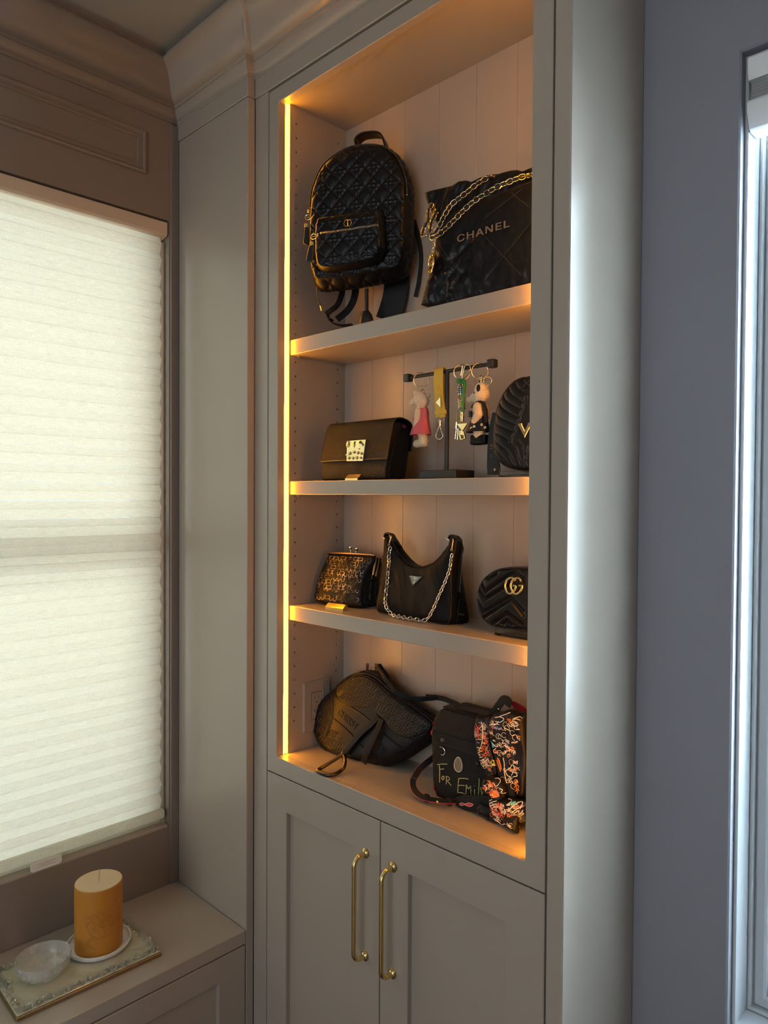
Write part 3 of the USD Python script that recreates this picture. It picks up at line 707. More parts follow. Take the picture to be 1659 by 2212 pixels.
# ------------------------------------------------------------------ tote with chains
t = bag_thing('tote_bag', 'to', 'slouchy black leather tote with gold letters and gold chain straps', 'tote bag')
XR = .262
o1 = [(-0.0239,0.0121),(-0.0134,0.0421),(-0.0039,0.0726),(0.0047,0.1031),(0.0109,0.1309),(0.0157,0.1472),(0.0234,0.1607),(0.0547,0.1808),(0.0943,0.189),(0.142,0.1939)]
e1 = [(0.2202,0.2002)][0]
o1 = o1 + [(XR, e1[1] + .004), (XR + .003, .10), (XR, .006), (XR - .02, .0012), (.02, .0012)]
cz = near([[(0.0072,0.1142),(0.0387,0.082),(0.0727,0.0444)], [(0.0556,0.0788),(0.0759,0.0523)], [(0.0525,0.0566),(0.0358,0.0222)], [(-0.0135,0.0597),(0.0233,0.0734),(0.0623,0.0889)], [(0.1015,0.1162),(0.0755,0.0948),(0.0405,0.0702)]])
st_lines = [[(0.1174,0.1308),(0.1617,0.0804),(0.2074,0.0272)], [(0.1342,0.0335),(0.1725,0.0701),(0.2225,0.1158)], [(0.0228,0.1255),(0.0556,0.0845),(0.0759,0.0552)], [(0.1299,0.1474),(0.1715,0.169),(0.2086,0.188)], [(0.1834,0.1863),(0.2236,0.1472)], [(0.0324,0.0141),(0.0474,0.0518),(0.0854,0.0914)]]
cs = near(st_lines)
def wrinkle(u, v, d):
    q = np.stack([u * 38, v * 30, 0 * u], 1); q2 = np.stack([u * 90 + v * 30, v * 70, 0 * u], 1)
    wl = np.exp(-((u - .03) / .07) ** 2) * np.exp(-((v - .03) / .08) ** 2) + .25
    return (.012 * (meshkit.fbm(q, 3, 5) - .5) + .006 * (meshkit.fbm(q2, 3, 9) - .5)) * wl * np.clip(d / .01, 0, 1) - .0030 * np.exp(-(cz(u, v) / .005) ** 2) - .0008 * np.exp(-(cs(u, v) / .0016) ** 2)
bm = bag(o1, .085, wrinkle, None, .0030, .013, .05, puff=.0, taper=lambda u, v: 1 - .45 * np.clip(v / .24, 0, 1), face=True)
tb = shift(bm, .0425); obj('body', tb, M['lamb'], t, 60)
FT = Front(tb)
o2 = [(-0.0334,0.2401),(-0.0368,0.2529),(-0.0281,0.2541),(0.0287,0.2505),(0.0459,0.2555),(0.0629,0.2526),(0.0747,0.2469),(0.0912,0.2495),(0.11,0.2505),(0.1364,0.2463),(0.1599,0.246),(0.1754,0.2431),(0.1876,0.2373),(0.2011,0.2391)]
o2 = o2 + [(XR, o2[-1][1] + .004), (XR, .12), (.05, .10)] + [(-0.0004,0.1698),(-0.0086,0.1879),(-0.0149,0.1923),(-0.0177,0.2064),(-0.0233,0.2197),(-0.0297,0.2302)]
fold = lambda u, v, d: .010 * (meshkit.fbm(np.stack([u * 75 - v * 25, v * 26, 0 * u + 3], 1), 3, 3) - .5) * np.clip(d / .006, 0, 1)
obj('gathered_top', shift(bag(o2, .012, fold, fold, .003, .006, .03), .036), M['lamb'], t, 60)
obj('hem', tube(FT(even([(0.0234,0.1593),(0.0547,0.1793),(0.0943,0.1876),(0.142,0.1925),(0.1788,0.1962),(0.2173,0.1993)], 50), .0005), .0016, 8), M['edge'], t)
def stitch(lines, mat, parent, r=.00042, name='stitching', surf=None, lift=.0002, sp=.003):
    out_ = []
    for l in lines:
        P = surf(even(l, max(3, int(length(l) / sp * 2))), lift)
        for i in range(0, len(P) - 1, 2): out_.append(tube([P[i], P[i + 1]], r, 5))
    return obj(name, out_, mat, parent, False, kind='stuff')
M['thread'] = plain('dark_thread', (.06, .06, .065), .7)
stitch(st_lines, M['thread'], t, surf=FT)
TL = [(0.07,0.1233),(0.1863,0.1246),(0.1734,0.1369),(0.1762,0.1182),(0.0765,0.1331),(0.0767,0.1135)]
m = meshkit.text_mesh('CHANEL', .02, .0024, True); v = np.array(m.vertices); v[:, :2] -= v[:, :2].min(0); v[:, :2] /= v[:, :2].max(0)
LW, LH = TL[1][0] - TL[0][0], TL[2][1] - TL[3][1]
b0, b1 = np.array(TL[5]), np.array(TL[3])
xs = TL[0][0] + v[:, 0] * LW; zs = TL[3][1] - .002 + (TL[1][1] - TL[1][1]) + v[:, 1] * LH
zs = np.interp(xs, [TL[0][0], TL[1][0]], [TL[5][1], TL[3][1]]) + .0015 + v[:, 1] * LH * .74
lv_, lf = v.copy(), np.array(m.faces)
lett = np.stack([xs, -v[:, 2], zs], 1)
comp = trimesh.graph.connected_components(trimesh.Trimesh(lett, lf, process=False).face_adjacency, nodes=np.arange(len(lf)), min_len=1)
mt = trimesh.Trimesh(lett, lf, process=True)
parts_ = sorted(mt.split(only_watertight=False), key=lambda q: q.bounds[0][0])
for q in parts_:
    qv = np.array(q.vertices); mx = qv[:, 0].mean(); qv[:, 0] = mx + (qv[:, 0] - mx) * .90; yy = FT(np.array([[qv[:, 0].mean(), qv[:, 2].mean()]]), .001)[0, 1]; qv[:, 1] += yy
    obj('letter', (qv, q.faces), M['rose'], t, 30)
def chain_on(pts, surf, y, link=.0155, wd=.0115, wire=.0011, mat='pale_gold', nm='chain_strap', cord=True, lift=.004):
    P = curve(pts, 120)
    Q = surf(P, lift) if surf is not None else np.stack([P[:, 0], np.interp(np.linspace(0, 1, 120), np.linspace(0, 1, len(y)), y), P[:, 1]], 1)
    if surf is not None and y is not None:
        Q[:, 1] = np.minimum(Q[:, 1], np.interp(np.linspace(0, 1, 120), np.linspace(0, 1, len(y)), y))
    c_ = obj(nm, chain(Q, link, wd, wire, twist=52), M[mat], t, 50)
    if cord: obj('woven_leather', tube(Q, .0021, 8), M['edge'], c_)
chain_on([(0.2271,0.2156),(0.2149,0.2137),(0.2003,0.211),(0.1796,0.2045),(0.1615,0.1998),(0.1416,0.1927),(0.1182,0.1856),(0.0975,0.1761),(0.0764,0.1637),(0.0567,0.1521),(0.0365,0.1416),(0.0177,0.1379),(0.0064,0.1381)], None, [.012, .006, -.004, -.012, -.018, -.02, -.021, -.021, -.02, -.019, -.017, -.014, -.012])
chain_on([(0.1353,0.236),(0.1211,0.2421),(0.1084,0.2369),(0.0972,0.2315),(0.0826,0.2199),(0.0662,0.2085),(0.0461,0.1963),(0.0394,0.185),(0.0302,0.1714),(0.0251,0.1596),(0.0157,0.1472),(0.0052,0.1437)], None, [.034, .024, .018, .014, .008, .002, -.002, -.004, -.006, -.008, -.010, -.012])
chain_on([(-0.0113,0.2217),(-0.0165,0.2084),(-0.0147,0.1977),(-0.011,0.1837),(-0.0162,0.1688),(-0.0197,0.1549),(-0.0125,0.1475),(-0.0001,0.1455)], None, [.02, .015, .01, .004, .0, -.004, -.008, -.010])
chain_on([(-0.0024,0.2123),(-0.0049,0.2013),(-0.0092,0.1847),(-0.0091,0.1672),(-0.0054,0.1532)], None, [.028, .024, .016, .010, .002], .0155, .0115, .0011)
chain_on([(0.0179,0.1338),(0.0172,0.121),(0.0155,0.107)], None, [-.014, -.016, -.016], .0095, .006, .0009, cord=False, nm='charm_chain')
mc = [(0.0112,0.0846),(0.011,0.1041),(-0.0002,0.0853),(0.0225,0.0839)]
Rz = mc[1][1] - mc[0][1]
DM = rot([0, 0, 1], -38)
def coin(ms): return T(join(*ms), (mc[0][0], -.016, mc[0][1]), DM @ rot([0, 1, 0], 8))
obj('medallion', coin([T(plate(Point(0, 0).buffer(Rz * .82, quad_segs=14), .0016, .0003), (0, .0008, 0), FRONT), torus((0, 0, 0), Rz * .86, .0016, (0, 1, 0), 40, 8), torus((0, 0, Rz * .96), .0024, .0006, (1, 0, 0), 14, 6)]), M['gold'], t, 30)
obj('medallion_relief', coin([T(text('CC', Rz * .55, .0006, True), (0, -.0009, -Rz * .27)), torus((0, -.0009, 0), Rz * .66, .0004, (0, 1, 0), 36, 6)]), M['pale_gold'], t, 30)

# ------------------------------------------------------------------ flap clutch
t = bag_thing('clutch_bag', 'cl', 'black pebbled leather flap clutch with a square gold relief clasp', 'clutch bag')
q = [(0.0071,0.0243),(-0.0016,0.0457),(0.0143,0.1455),(0.2263,0.1456),(0.2262,0.0249),(0.212,0.0481),(0.2151,0.1367)]
CW = q[5][0] + .006; CH = max(q[2][1], q[3][1]) - .004
bo = rect(-.001, .0006, CW, CH - .006, .012, 5)
def box_body():
    prof = curve([(-.004, .012), (.004, .002), (.03, .0008), (.052, .002), (.060, .014), (.060, .06), (.055, CH - .016), (.047, CH - .006), (.030, CH - .005), (.010, CH - .007), (-.0015, CH - .016), (-.0045, CH - .04), (-.006, .05)], 60, True)
    return T(plate(Polygon(prof), CW - .004, .002, .002), (.002, 0, 0), np.array([[0, 0, 1], [1, 0, 0], [0, 1, 0]], float))
obj('body', seat(box_body(), 12), M['pebble'], t, 40)
zf = q[5][1] - .003
fp = [(-.0098, zf), (-.0096, zf + .02), (-.0088, CH - .045), (-.0070, CH - .020), (-.0035, CH - .008), (.004, CH - .0005), (.018, CH + .0035), (.040, CH + .003), (.053, CH - .004), (.061, CH - .022), (.0645, CH - .06)]
fq = curve([(0, a, b) for a, b in fp], 46)
sc_ = np.ones(46)
fl = sweep(fq, flat(CW + .003, .0032), up=(0, -1, 0)); fl = T(fl, ((CW) / 2, 0, 0))
flap = obj('flap', fl, M['pebble'], t, 40)
obj('edge_binding', [tube(np.array(fq) + [(CW / 2) + s_ * (CW / 2 + .001), -.0006, 0], .0015, 8) for s_ in (-1, 1)] + [tube([(-.001, -.0102, zf), (CW + .001, -.0102, zf)], .0017, 8)], M['edge'], flap, kind='stuff')
sl_ = [np.array([(.004, zf + .004), (CW - .004, zf + .004)])]
stf = lambda P, l=0: np.stack([P[:, 0], -.0115 - .0 * P[:, 0], P[:, 1]], 1)
stitch(sl_, M['thread'], flap, surf=stf, sp=.0026)
gus = [(.004, .006), (.050, .006), (.053, CH * .5), (.044, CH - .018), (.030, CH - .012)]
obj('gusset', [seat(T(plate(Polygon(curve([(.003, .008), (.028, .004), (.052, .010), (.050, CH * .6), (.042, CH - .016), (.026, CH - .020), (.006, CH * .6)], 30, True)), .004, .0015), (CW - .003, 0, 0), SIDE), 12)] + [tube([(CW + .0012, .028, .012), (CW - .002, .029, CH * .5), (CW - .001, .034, CH - .02)], .0011, 6)], M['leather'], t)
obj('lining', T(plate(rect(.024, CH - .016, .036, CH - .009, .002), .0012), (CW - .001, 0, 0), SIDE), plain('dark_rose_lining', (.20, .008, .05), .6), t)
g = [(0.0827,0.092),(0.1461,0.092),(0.1473,0.042),(0.0927,0.0424)]
gc = np.mean(g, 0); gw = .034; gh = g[0][1] - g[3][1]
GA = [(p[0], p[1]) for p in g]
cpx = obj('clasp', poly_plate(GA, .0030, -.0105, .0008), M['gold_relief'], t)
def pt(a, b):
    g0, g1, g2, g3 = map(np.array, g); return (g0 * (1 - a) + g1 * a) * (1 - b) + (g3 * (1 - a) + g2 * a) * b
ms = []
def pyramid(cs, ap, h):
    P = np.array([(*pt(*c), -.0135) for c in cs]); P = P[:, [0, 2, 1]]; A_ = pt(*ap); P = np.vstack([P, [(A_[0], -.0135 - h, A_[1])]]); n = len(cs)
    f = [(i, (i + 1) % n, n) for i in range(n)]
    return P, np.array([(a, c, b) for a, b, c in f])
ms.append(pyramid([(.48, .22), (.72, .02), (.96, .24), (.74, .48)], (.72, .22), .006))
ms.append(pyramid([(.96, .24), (.74, .48), (.66, .42), (.88, .55)], (.82, .40), .003))
ms.append(pyramid([(.25, .10), (.50, .06), (.46, .36), (.28, .34)], (.36, .2), .004))
c0 = pt(.08, .17); ms.append(T(lathe([(0, 0), (.0048, 0), (.0052, .003), (.0040, .0042), (0, .0042)], 20), (c0[0], -.0125, c0[1]), FRONT @ np.diag([.8, 1.5, 1])))
for a, b, r_ in ((.22, .62, .0040), (.45, .58, .0036), (.68, .62, .0040), (.88, .66, .0034), (.18, .84, .0038), (.42, .86, .0036), (.64, .85, .0042), (.88, .86, .0030)):
    c0 = pt(a, b); ms.append(T(lathe([(0, 0), (r_, 0), (r_, .0012), (r_ * .55, .0034), (r_ * .5, .0026), (0, .002)], 16), (c0[0], -.0132, c0[1]), FRONT))
ms.append(poly_plate([pt(-.02, .66), pt(.16, .66), pt(.16, .72), pt(-.02, .72)], .003, -.0125))
for k, m_ in enumerate(ms): obj('facet', m_, M['gold_relief'], cpx, 25)

# small gold blocks in front of two bags
def block(loc, yaw, wd, label):
    b = thing('gold_block', label, 'display block', loc, yaw, group=None)
    obj('wedge', T(plate(Polygon([(0, 0), (.021, 0), (.021, .0030), (.0150, .0135), (.0105, .0135), (0, .0045)]), wd, .0008), (-wd / 2, -.0105, 0), np.array([[0, 0, 1], [1, 0, 0], [0, 1, 0]], float)), M['gold'], b, 25)
gb = [(0.2531,0.054,1.5504)][0]
block((gb[0], .054, 1.5445), 2, .0400, 'small polished gold wedge in front of the flap clutch')
gb = [(0.1667,0.074,1.2513)][0]
block((gb[0] - .001, .0805, 1.2405), 8, .0560, 'small polished gold wedge in front of the patterned clasp pouch')

# ------------------------------------------------------------------ charm stand
t = bag_thing('charm_stand', 'st', 'black metal T-shaped stand with a long crossbar holding four key charms', 'display stand')
bl = [(-0.1129,0.2269),(0.1251,0.2273)]
a, b = (bl[0][0], 0, bl[0][1]), (bl[1][0], 0, bl[1][1])
pc = [(0.0049,0.2273),(0.007,0.0273)]
obj('base', rbox(pc[0][0] - .052, pc[0][0] + .052, -.030, .030, .0002, .0195, .003), M['black_iron'], t, 40)
obj('pole', cyl((pc[0][0], 0, .019), (pc[0][0], 0, pc[0][1]), .0046, 16), M['black_iron'], t, 40)
obj('crossbar', cyl(a, b, .0039, 16), M['black_iron'], t, 40)
for p in (a, b):
    obj('end_cap', T(rbox(-.0085, .0085, -.0085, .0085, -.0085, .0085, .003), p), M['black_iron'], t, 40)

def fuzzy(sk, res=.0016, amp=.0009, seed=0, smooth=6):
    """one continuous body from chains of spheres ((u, y, v), r)"""
    man = None
    for ch in sk:
        for (p, r0), (q_, r1) in (zip(ch[:-1], ch[1:]) if len(ch) > 1 else [(ch[0], ch[0])]):
            h = m3.Manifold.batch_hull([m3.Manifold.sphere(r0, 24).translate(tuple(map(float, p))), m3.Manifold.sphere(r1, 24).translate(tuple(map(float, q_)))])
            man = h if man is None else man + h
    mm = man.refine_to_length(res); mesh = mm.to_mesh()
    tm = trimesh.Trimesh(np.array(mesh.vert_properties[:, :3], float), np.array(mesh.tri_verts), process=True)
    trimesh.smoothing.filter_taubin(tm, iterations=smooth)
    v = np.array(tm.vertices); n = np.array(tm.vertex_normals)
    v += n * (amp * 2 * (meshkit.fbm(v * 900, 2, seed) - .5))[:, None]
    return v, np.array(tm.faces)
def fur_curves(parent, mesh, ln, count, mat, seed, name='fur'):
    tm = trimesh.Trimesh(*mesh, process=False); rg = np.random.default_rng(seed)
    fidx = rg.choice(len(tm.faces), count, p=tm.area_faces / tm.area_faces.sum()); bc = rg.dirichlet((1, 1, 1), count)
    p = (tm.triangles[fidx] * bc[:, :, None]).sum(1); n = tm.face_normals[fidx]
    d = n + rg.normal(0, .35, (count, 3)) + np.array([0, 0, -.25]); d /= np.linalg.norm(d, axis=1, keepdims=True)
    l = ln * rg.uniform(.5, 1.2, count)[:, None]
    pts_ = np.stack([p - d * l * .1, p + d * l * .5, p + d * l + np.array([0, 0, -.15]) * l], 1).reshape(-1, 3)
    c_ = UsdGeom.BasisCurves.Define(stage, numbered(path_of(parent), name))
    c_.CreateTypeAttr('linear'); c_.CreateCurveVertexCountsAttr([3] * count); c_.CreatePointsAttr([Gf.Vec3f(*map(float, x)) for x in pts_])
    c_.CreateWidthsAttr([.00034, .00026, .0001] * count); c_.SetWidthsInterpolation('vertex')
    UsdShade.MaterialBindingAPI.Apply(c_.GetPrim()).Bind(mat); setdata(c_.GetPrim(), kind='stuff')
M['plush'] = material('cream_plush', {'t': ('texture_coordinate', {}), 'n': ('noise_texture', {'scale': 400.0, 'detail': 3.0}), 'r': ('rgb_ramp', {'ramp': [(.3, (.66, .52, .36)), (.7, (.84, .72, .54))]}),
    'b': ('bump', {'strength': .6, 'distance': .001}), 'p': ('principled_bsdf', {'roughness': .9, 'sheen_weight': .4})}, [('t.object', 'n.vector'), ('n.fac', 'r.fac'), ('r.color', 'p.base_color'), ('n.fac', 'b.height'), ('b.normal', 'p.normal')])
M['pink'] = leather('pink_leather', (.62, .13, .15), .5, 500.0, .2)
M['yellow'] = leather('yellow_leather', (.60, .40, .06), .45, 500.0, .2)
M['green'] = plain('green_cord', (.02, .22, .05), .4)
M['pearl'] = plain('pearl', (.75, .55, .45), .2)
M['navy'] = leather('dark_navy_leather', (.012, .013, .02), .45, 600.0, .2)

def sph(pts2, rads, y=0.0): return [((p[0], y, p[1]), r_) for p, r_ in zip(pts2, rads)]
def hang(name, label, cat='key charm'):
    x, y, z, yaw, lean = FR['st']; return thing(name, label, cat, (x, y, z), yaw, lean)
def ring_on(c, R, r_, parent, nm='split_ring', normal=(-.72, .7, 0), mat='pale_gold'):
    return obj(nm, torus((c[0], -.0, c[1]), R, r_, normal, 34, 8), M[mat], parent, 50)

# teddy in a pink dress
c = hang('teddy_charm', 'cream plush teddy bear charm in a pink dress hanging from a gold ring')
h = [(-0.0742,0.1774),(-0.067,0.1716),(-0.0986,0.1708),(-0.0811,0.1902),(-0.0586,0.1841)]
ar = [(-0.0693,0.1493),(-0.0704,0.1317),(-0.0756,0.1149)]
bd = [(-0.0704,0.1542),(-0.0719,0.1327),(-0.0699,0.1096)]
lg = [(-0.0636,0.0978),(-0.0608,0.0824),(-0.0831,0.0797)]
sk = [sph([h[0], h[1]], [.0150, .0145]), sph([h[0], h[2]], [.011, .0062]), sph([h[3]], [.0058], -.006), sph([h[4]], [.0055], .008), sph(bd, [.0105, .0125, .0125]), sph([h[1], bd[0]], [.010, .0105]),
      [((p[0], -.0115, p[1]), r_) for p, r_ in zip(ar, (.0066, .0072, .0062))], [((p[0], .010, p[1]), r_) for p, r_ in zip(ar, (.0060, .0066, .0056))],
      sph([bd[2], lg[0], lg[1]], [.011, .0100, .0098], -.002), sph([lg[1], lg[2]], [.0095, .0075], -.002)]
tm_ = fuzzy(sk, seed=2)
bb = obj('body', tm_, M['plush'], c, 70)
fur_curves(c, tm_, .0013, 9000, M['plush'], 3)
dr = np.array([(-0.0713,0.1568),(-0.0685,0.1438),(-0.0674,0.1304),(-0.0701,0.1287),(-0.0745,0.115),(-0.0752,0.0985)])
zt_, zw, zb_ = dr[0][1], dr[2][1], dr[5][1]
def dress(sections, n=48, wavy=0.0):
    v = []; f = []
    for k, (cx_, rx, ry, z) in enumerate(sections):
        a = np.arange(n) * 2 * PI / n; w_ = 1 + wavy * (k / len(sections)) ** 2 * np.sin(a * 7)
        v.append(np.stack([cx_ + rx * np.cos(a) * w_, ry * np.sin(a) * w_, np.full(n, z)], 1))
    for k in range(len(sections) - 1):
        for i in range(n):
            p, q_ = k * n + i, k * n + (i + 1) % n; f += [(p, q_, q_ + n), (p, q_ + n, p + n)]
    return np.vstack(v), np.array(f)[:, ::-1]
cx0 = (bd[0][0] + bd[1][0]) / 2 + .003
obj('dress_top', dress([(cx0 + .003, .0108, .0098, zt_ - .001), (cx0 + .003, .0140, .0115, (zt_ + zw) / 2), (cx0 + .001, .0152, .0125, zw)]), M['pink'], c, 60)
obj('skirt', dress([(cx0 + .001, .0158, .0132, zw + .001), (cx0 - .002, .0205, .0180, zw * .6 + zb_ * .4), (cx0 - .004, .0255, .0215, zb_)], wavy=.10), M['pink'], c, 60)
nk = [(-0.074,0.1589)][0]
for k in range(16):
    a = k * 2 * PI / 16
    obj('pearl', ball((nk[0] + .003 + .0122 * math.cos(a), .0110 * math.sin(a), nk[1] + .0008 * math.cos(a)), .0012, 1), M['pearl'], c)
obj('bow', [ball(([(-0.0858,0.133)][0][0], -.006, [(-0.0858,0.133)][0][1]), .0042, 2, (.7, 1, 1)), ball(([(-0.0858,0.133)][0][0], .006, [(-0.0858,0.133)][0][1]), .0042, 2, (.7, 1, 1))], M['pink'], c)
rc = [(-0.0724,0.2179),(-0.069,0.201),(-0.0636,0.1903)] + [(-0.0833,0.1838)]
ring_on(rc[0], .0160, .00125, c)
obj('connector', [torus((rc[1][0], 0, rc[1][1]), .0035, .0009, (1, 0, 0), 16, 6), torus((rc[2][0], -.003, rc[2][1]), .0068, .0011, (.3, 1, .2), 22, 6), ball((rc[1][0], 0, rc[1][1] - .005), .0026, 1)], M['pale_gold'], c)
obj('ear_stud', [ball((rc[3][0] + .001 * k, -.009, rc[3][1] + .0016 * k), .0014, 1) for k in (-1, 0, 1)], M['gold'], c, kind='stuff')
obj('eye', ball(([(-0.0818,0.1753)][0][0], -.0095, [(-0.0818,0.1753)][0][1]), .0011, 1), M['edge'], c)
obj('nose', ball(([(-0.1045,0.1733)][0][0], 0, [(-0.1045,0.1733)][0][1]), .0017, 1, (1, 1.2, .8)), M['dark_metal'], c)

# yellow strap
c = hang('yellow_strap', 'yellow leather loop strap with gold triangle plate and silver clip on the stand', 'key strap')
y_ = [(-0.0133,0.2286),(-0.0129,0.1954),(-0.0097,0.163),(-0.0075,0.1456),(-0.0074,0.1308)]
top = [(-0.0154,0.2354)][0]
fp = [(y_[4][0], -.0070, y_[4][1]), (y_[3][0], -.0072, y_[3][1]), (y_[2][0], -.0080, y_[2][1]), (y_[1][0] + .0006, -.0082, y_[1][1]), (y_[0][0], -.0070, y_[0][1]), (top[0] - .002, -.002, top[1] + .001), (top[0], .005, top[1] - .002), (y_[0][0] + .002, .0075, y_[0][1] - .01), (y_[1][0] + .002, .004, y_[1][1]), (y_[2][0], -.003, y_[2][1]), (y_[3][0], -.0045, y_[3][1]), (y_[4][0], -.0045, y_[4][1])]
fc = curve(fp, 90)
obj('strap', band(fc[:, 1:], fc[:, 0], .0255, .0019), M['yellow'], c, 40)
kp = [(-0.0075,0.1419)][0]
obj('keeper', cbox(kp[0] - .0146, kp[0] + .0146, -.0098, -.0025, kp[1] - .0046, kp[1] + .0046, .001), M['yellow'], c)
obj('flap_tab', poly_plate([(-0.0159,0.1968),(-0.0117,0.1976),(-0.0065,0.1884),(-0.0055,0.1723),(-0.0131,0.1731),(-0.0175,0.1834)], .002, -.0085), M['yellow'], c)
sd = [(-0.0119,0.1888),(-0.0114,0.1844)]
obj('stud', [ball((sd[0][0], -.0112, sd[0][1]), .0022, 2), ball((sd[1][0], -.0108, sd[1][1]), .0016, 1)], M['gold'], c, kind='stuff')
obj('triangle_plate', [poly_plate([(-0.0027,0.1742),(-0.0017,0.1496),(-0.0161,0.1626)], .0022, -.0104, .0005)], M['pale_gold'], c)
dg = [(-0.0079,0.1285),(-0.0087,0.12),(-0.0105,0.1004)]
obj('d_ring', torus((dg[0][0], -.0058, dg[0][1] - .002), .0086, .0011, (-.5, .8, 0), 24, 8, s=(1, .75)), M['silver'], c)
obj('swivel', [cyl((dg[1][0], -.0058, dg[1][1] + .004), (dg[1][0], -.0058, dg[1][1] - .007), .0023, 12), torus((dg[1][0], -.0058, dg[1][1] + .005), .0024, .0008, (1, 0, 0), 14, 6)], M['silver'], c)
cb = curve(Z_([(-0.0101,0.1127),(-0.0155,0.1044),(-0.0208,0.0936),(-0.0179,0.0878),(-0.0105,0.0853),(-0.0035,0.0874),(-0.0012,0.0924),(-0.0062,0.1038)], -.0058), 50, True)
obj('snap_hook', tube(cb, .0012, 8, True), M['silver'], c, 50)

# beaded green charm
c = hang('beaded_charm', 'green corded key charm with silver cap, coloured beads and gold triangle')
q = [(0.0456,0.2205),(0.0607,0.2204),(0.0442,0.202),(0.0507,0.1869),(0.0497,0.1378)]
ring_on(q[0], .0163, .0014, c)
obj('snap_hook', [tube(curve(Z_([(0.0508,0.2092),(0.057,0.2287),(0.0632,0.2332),(0.0711,0.2298),(0.073,0.2219),(0.0666,0.2144),(0.0525,0.2066)], -.005), 44, True), .0011, 8, True)], M['pale_gold'], c, 50)
obj('hook_gate', cyl(([(0.0476,0.2124)][0][0], -.005, [(0.0476,0.2124)][0][1]), ([(0.0519,0.231)][0][0], -.005, [(0.0519,0.231)][0][1]), .0016, 8), M['pale_gold'], c)
obj('cord', [tube(curve(Z_([(0.0552,0.2029),(0.0497,0.2),(0.0529,0.1948),(0.0616,0.1986),(0.0648,0.1911),(0.061,0.1844),(0.0596,0.168),(0.0605,0.1513),(0.0599,0.1359)], -.0125), 60), .0023, 10), tube(curve(Z_([(0.0466,0.2042),(0.0531,0.1975),(0.0609,0.2013),(0.0642,0.1915),(0.0611,0.1823),(0.0606,0.1634),(0.0601,0.1361)], -.010), 50), .0019, 10)], M['green'], c, 50)
kn = [(0.045,0.2013)][0]
obj('knot', ball((kn[0], -.008, kn[1]), .0062, 2, (1, .8, .8)), M['green'], c)
cy = [(0.0419,0.1939),(0.0445,0.1719),(0.0445,0.1695),(0.0464,0.1441)]
M['gunmetal'] = plain('gunmetal', (.30, .30, .32), .25, 1.0)
obj('silver_cap', T(lathe([(0, 0), (.0072, 0), (.0072, .006), (.0092, .007), (.0092, .009), (.0078, .010), (.0092, .011), (.0092, .013), (.0078, .014), (.0092, .015), (.0092, .017), (.007, .018), (.006, .026), (0, .026)], 20), (cy[1][0], 0, cy[1][1])), M['gunmetal'], c, 40)
cols = [('bead_pink', (.65, .10, .22)), ('bead_yellow', (.75, .55, .05)), ('bead_lime', (.40, .55, .06)), ('bead_brown', (.22, .08, .03)), ('bead_white', (.7, .66, .55))]
for n_, cc in cols: M[n_] = plain(n_, cc, .3)
zt_, zb_ = cy[2][1], cy[3][1]
rg = np.random.default_rng(4)
for k in range(8):
    for j in range(7):
        a = j * 2 * PI / 7 + k * .45; zz = zt_ - (k + .5) * (zt_ - zb_) / 8
        obj('bead', ball((cy[2][0] + .0002 * k + .0058 * math.cos(a), .0058 * math.sin(a), zz), .0024, 1), M[cols[rg.integers(0, 5) if k > 1 else (0 if j % 2 else 1)][0]], c, True)
obj('bead_core', cyl((cy[2][0], 0, zt_ + .001), (cy[3][0], 0, zb_), .0050, 14), M['bead_yellow'], c)
e = [(0.0566,0.1352),(0.0563,0.1173)] + [(0.036,0.1389),(0.0346,0.1185),(0.0331,0.1053),(0.0326,0.0823)]
obj('cord_end', T(lathe([(0, 0), (.0038, 0), (.0042, .002), (.0036, .003), (.0036, .009), (.0044, .010), (.0044, .012), (.0036, .013), (.0036, .019), (.0042, .020), (0, .021)], 14), (e[1][0], -.010, e[1][1])), M['pale_gold'], c, 40)
obj('second_cord', [cyl((e[2][0], -.002, e[2][1]), (e[3][0], -.002, e[3][1]), .0017, 8)], M['yellow'], c)
obj('second_clip', [cyl((e[3][0], -.002, e[3][1]), (e[4][0], -.002, e[4][1]), .0026, 10), tube(Z_([(0.0339,0.1064),(0.0301,0.0836),(0.0366,0.0821),(0.038,0.105)], -.002), .0012, 6)], M['pale_gold'], c, kind='stuff')
obj('triangle_plate', poly_plate([(0.043,0.1136),(0.0738,0.113),(0.0591,0.0974)], .0024, -.0105, .0005), M['gold'], c)
obj('lobster_clip', [T(plate(Polygon([(0.0468,0.1002),(0.0587,0.0994),(0.0644,0.0824),(0.0573,0.0804),(0.0502,0.0796),(0.0469,0.0894)]).difference(Polygon([(0.0524,0.0903),(0.0596,0.0893),(0.0604,0.0832),(0.0533,0.0831)])), .003, .0006), (0, -.0065, 0), FRONT)], M['gold'], c)
for k in range(3):
    zc_ = [(0.0469,0.0971)][0][1] - .0035 * k; x_ = [(0.0466,0.0972)][0][0] + .0004 * k
    obj('clip_ridge', cbox(x_ - .0042, x_ + .0042, -.0104, -.0092, zc_ - .0009, zc_ + .0009, .0004), M['pale_gold'], c)

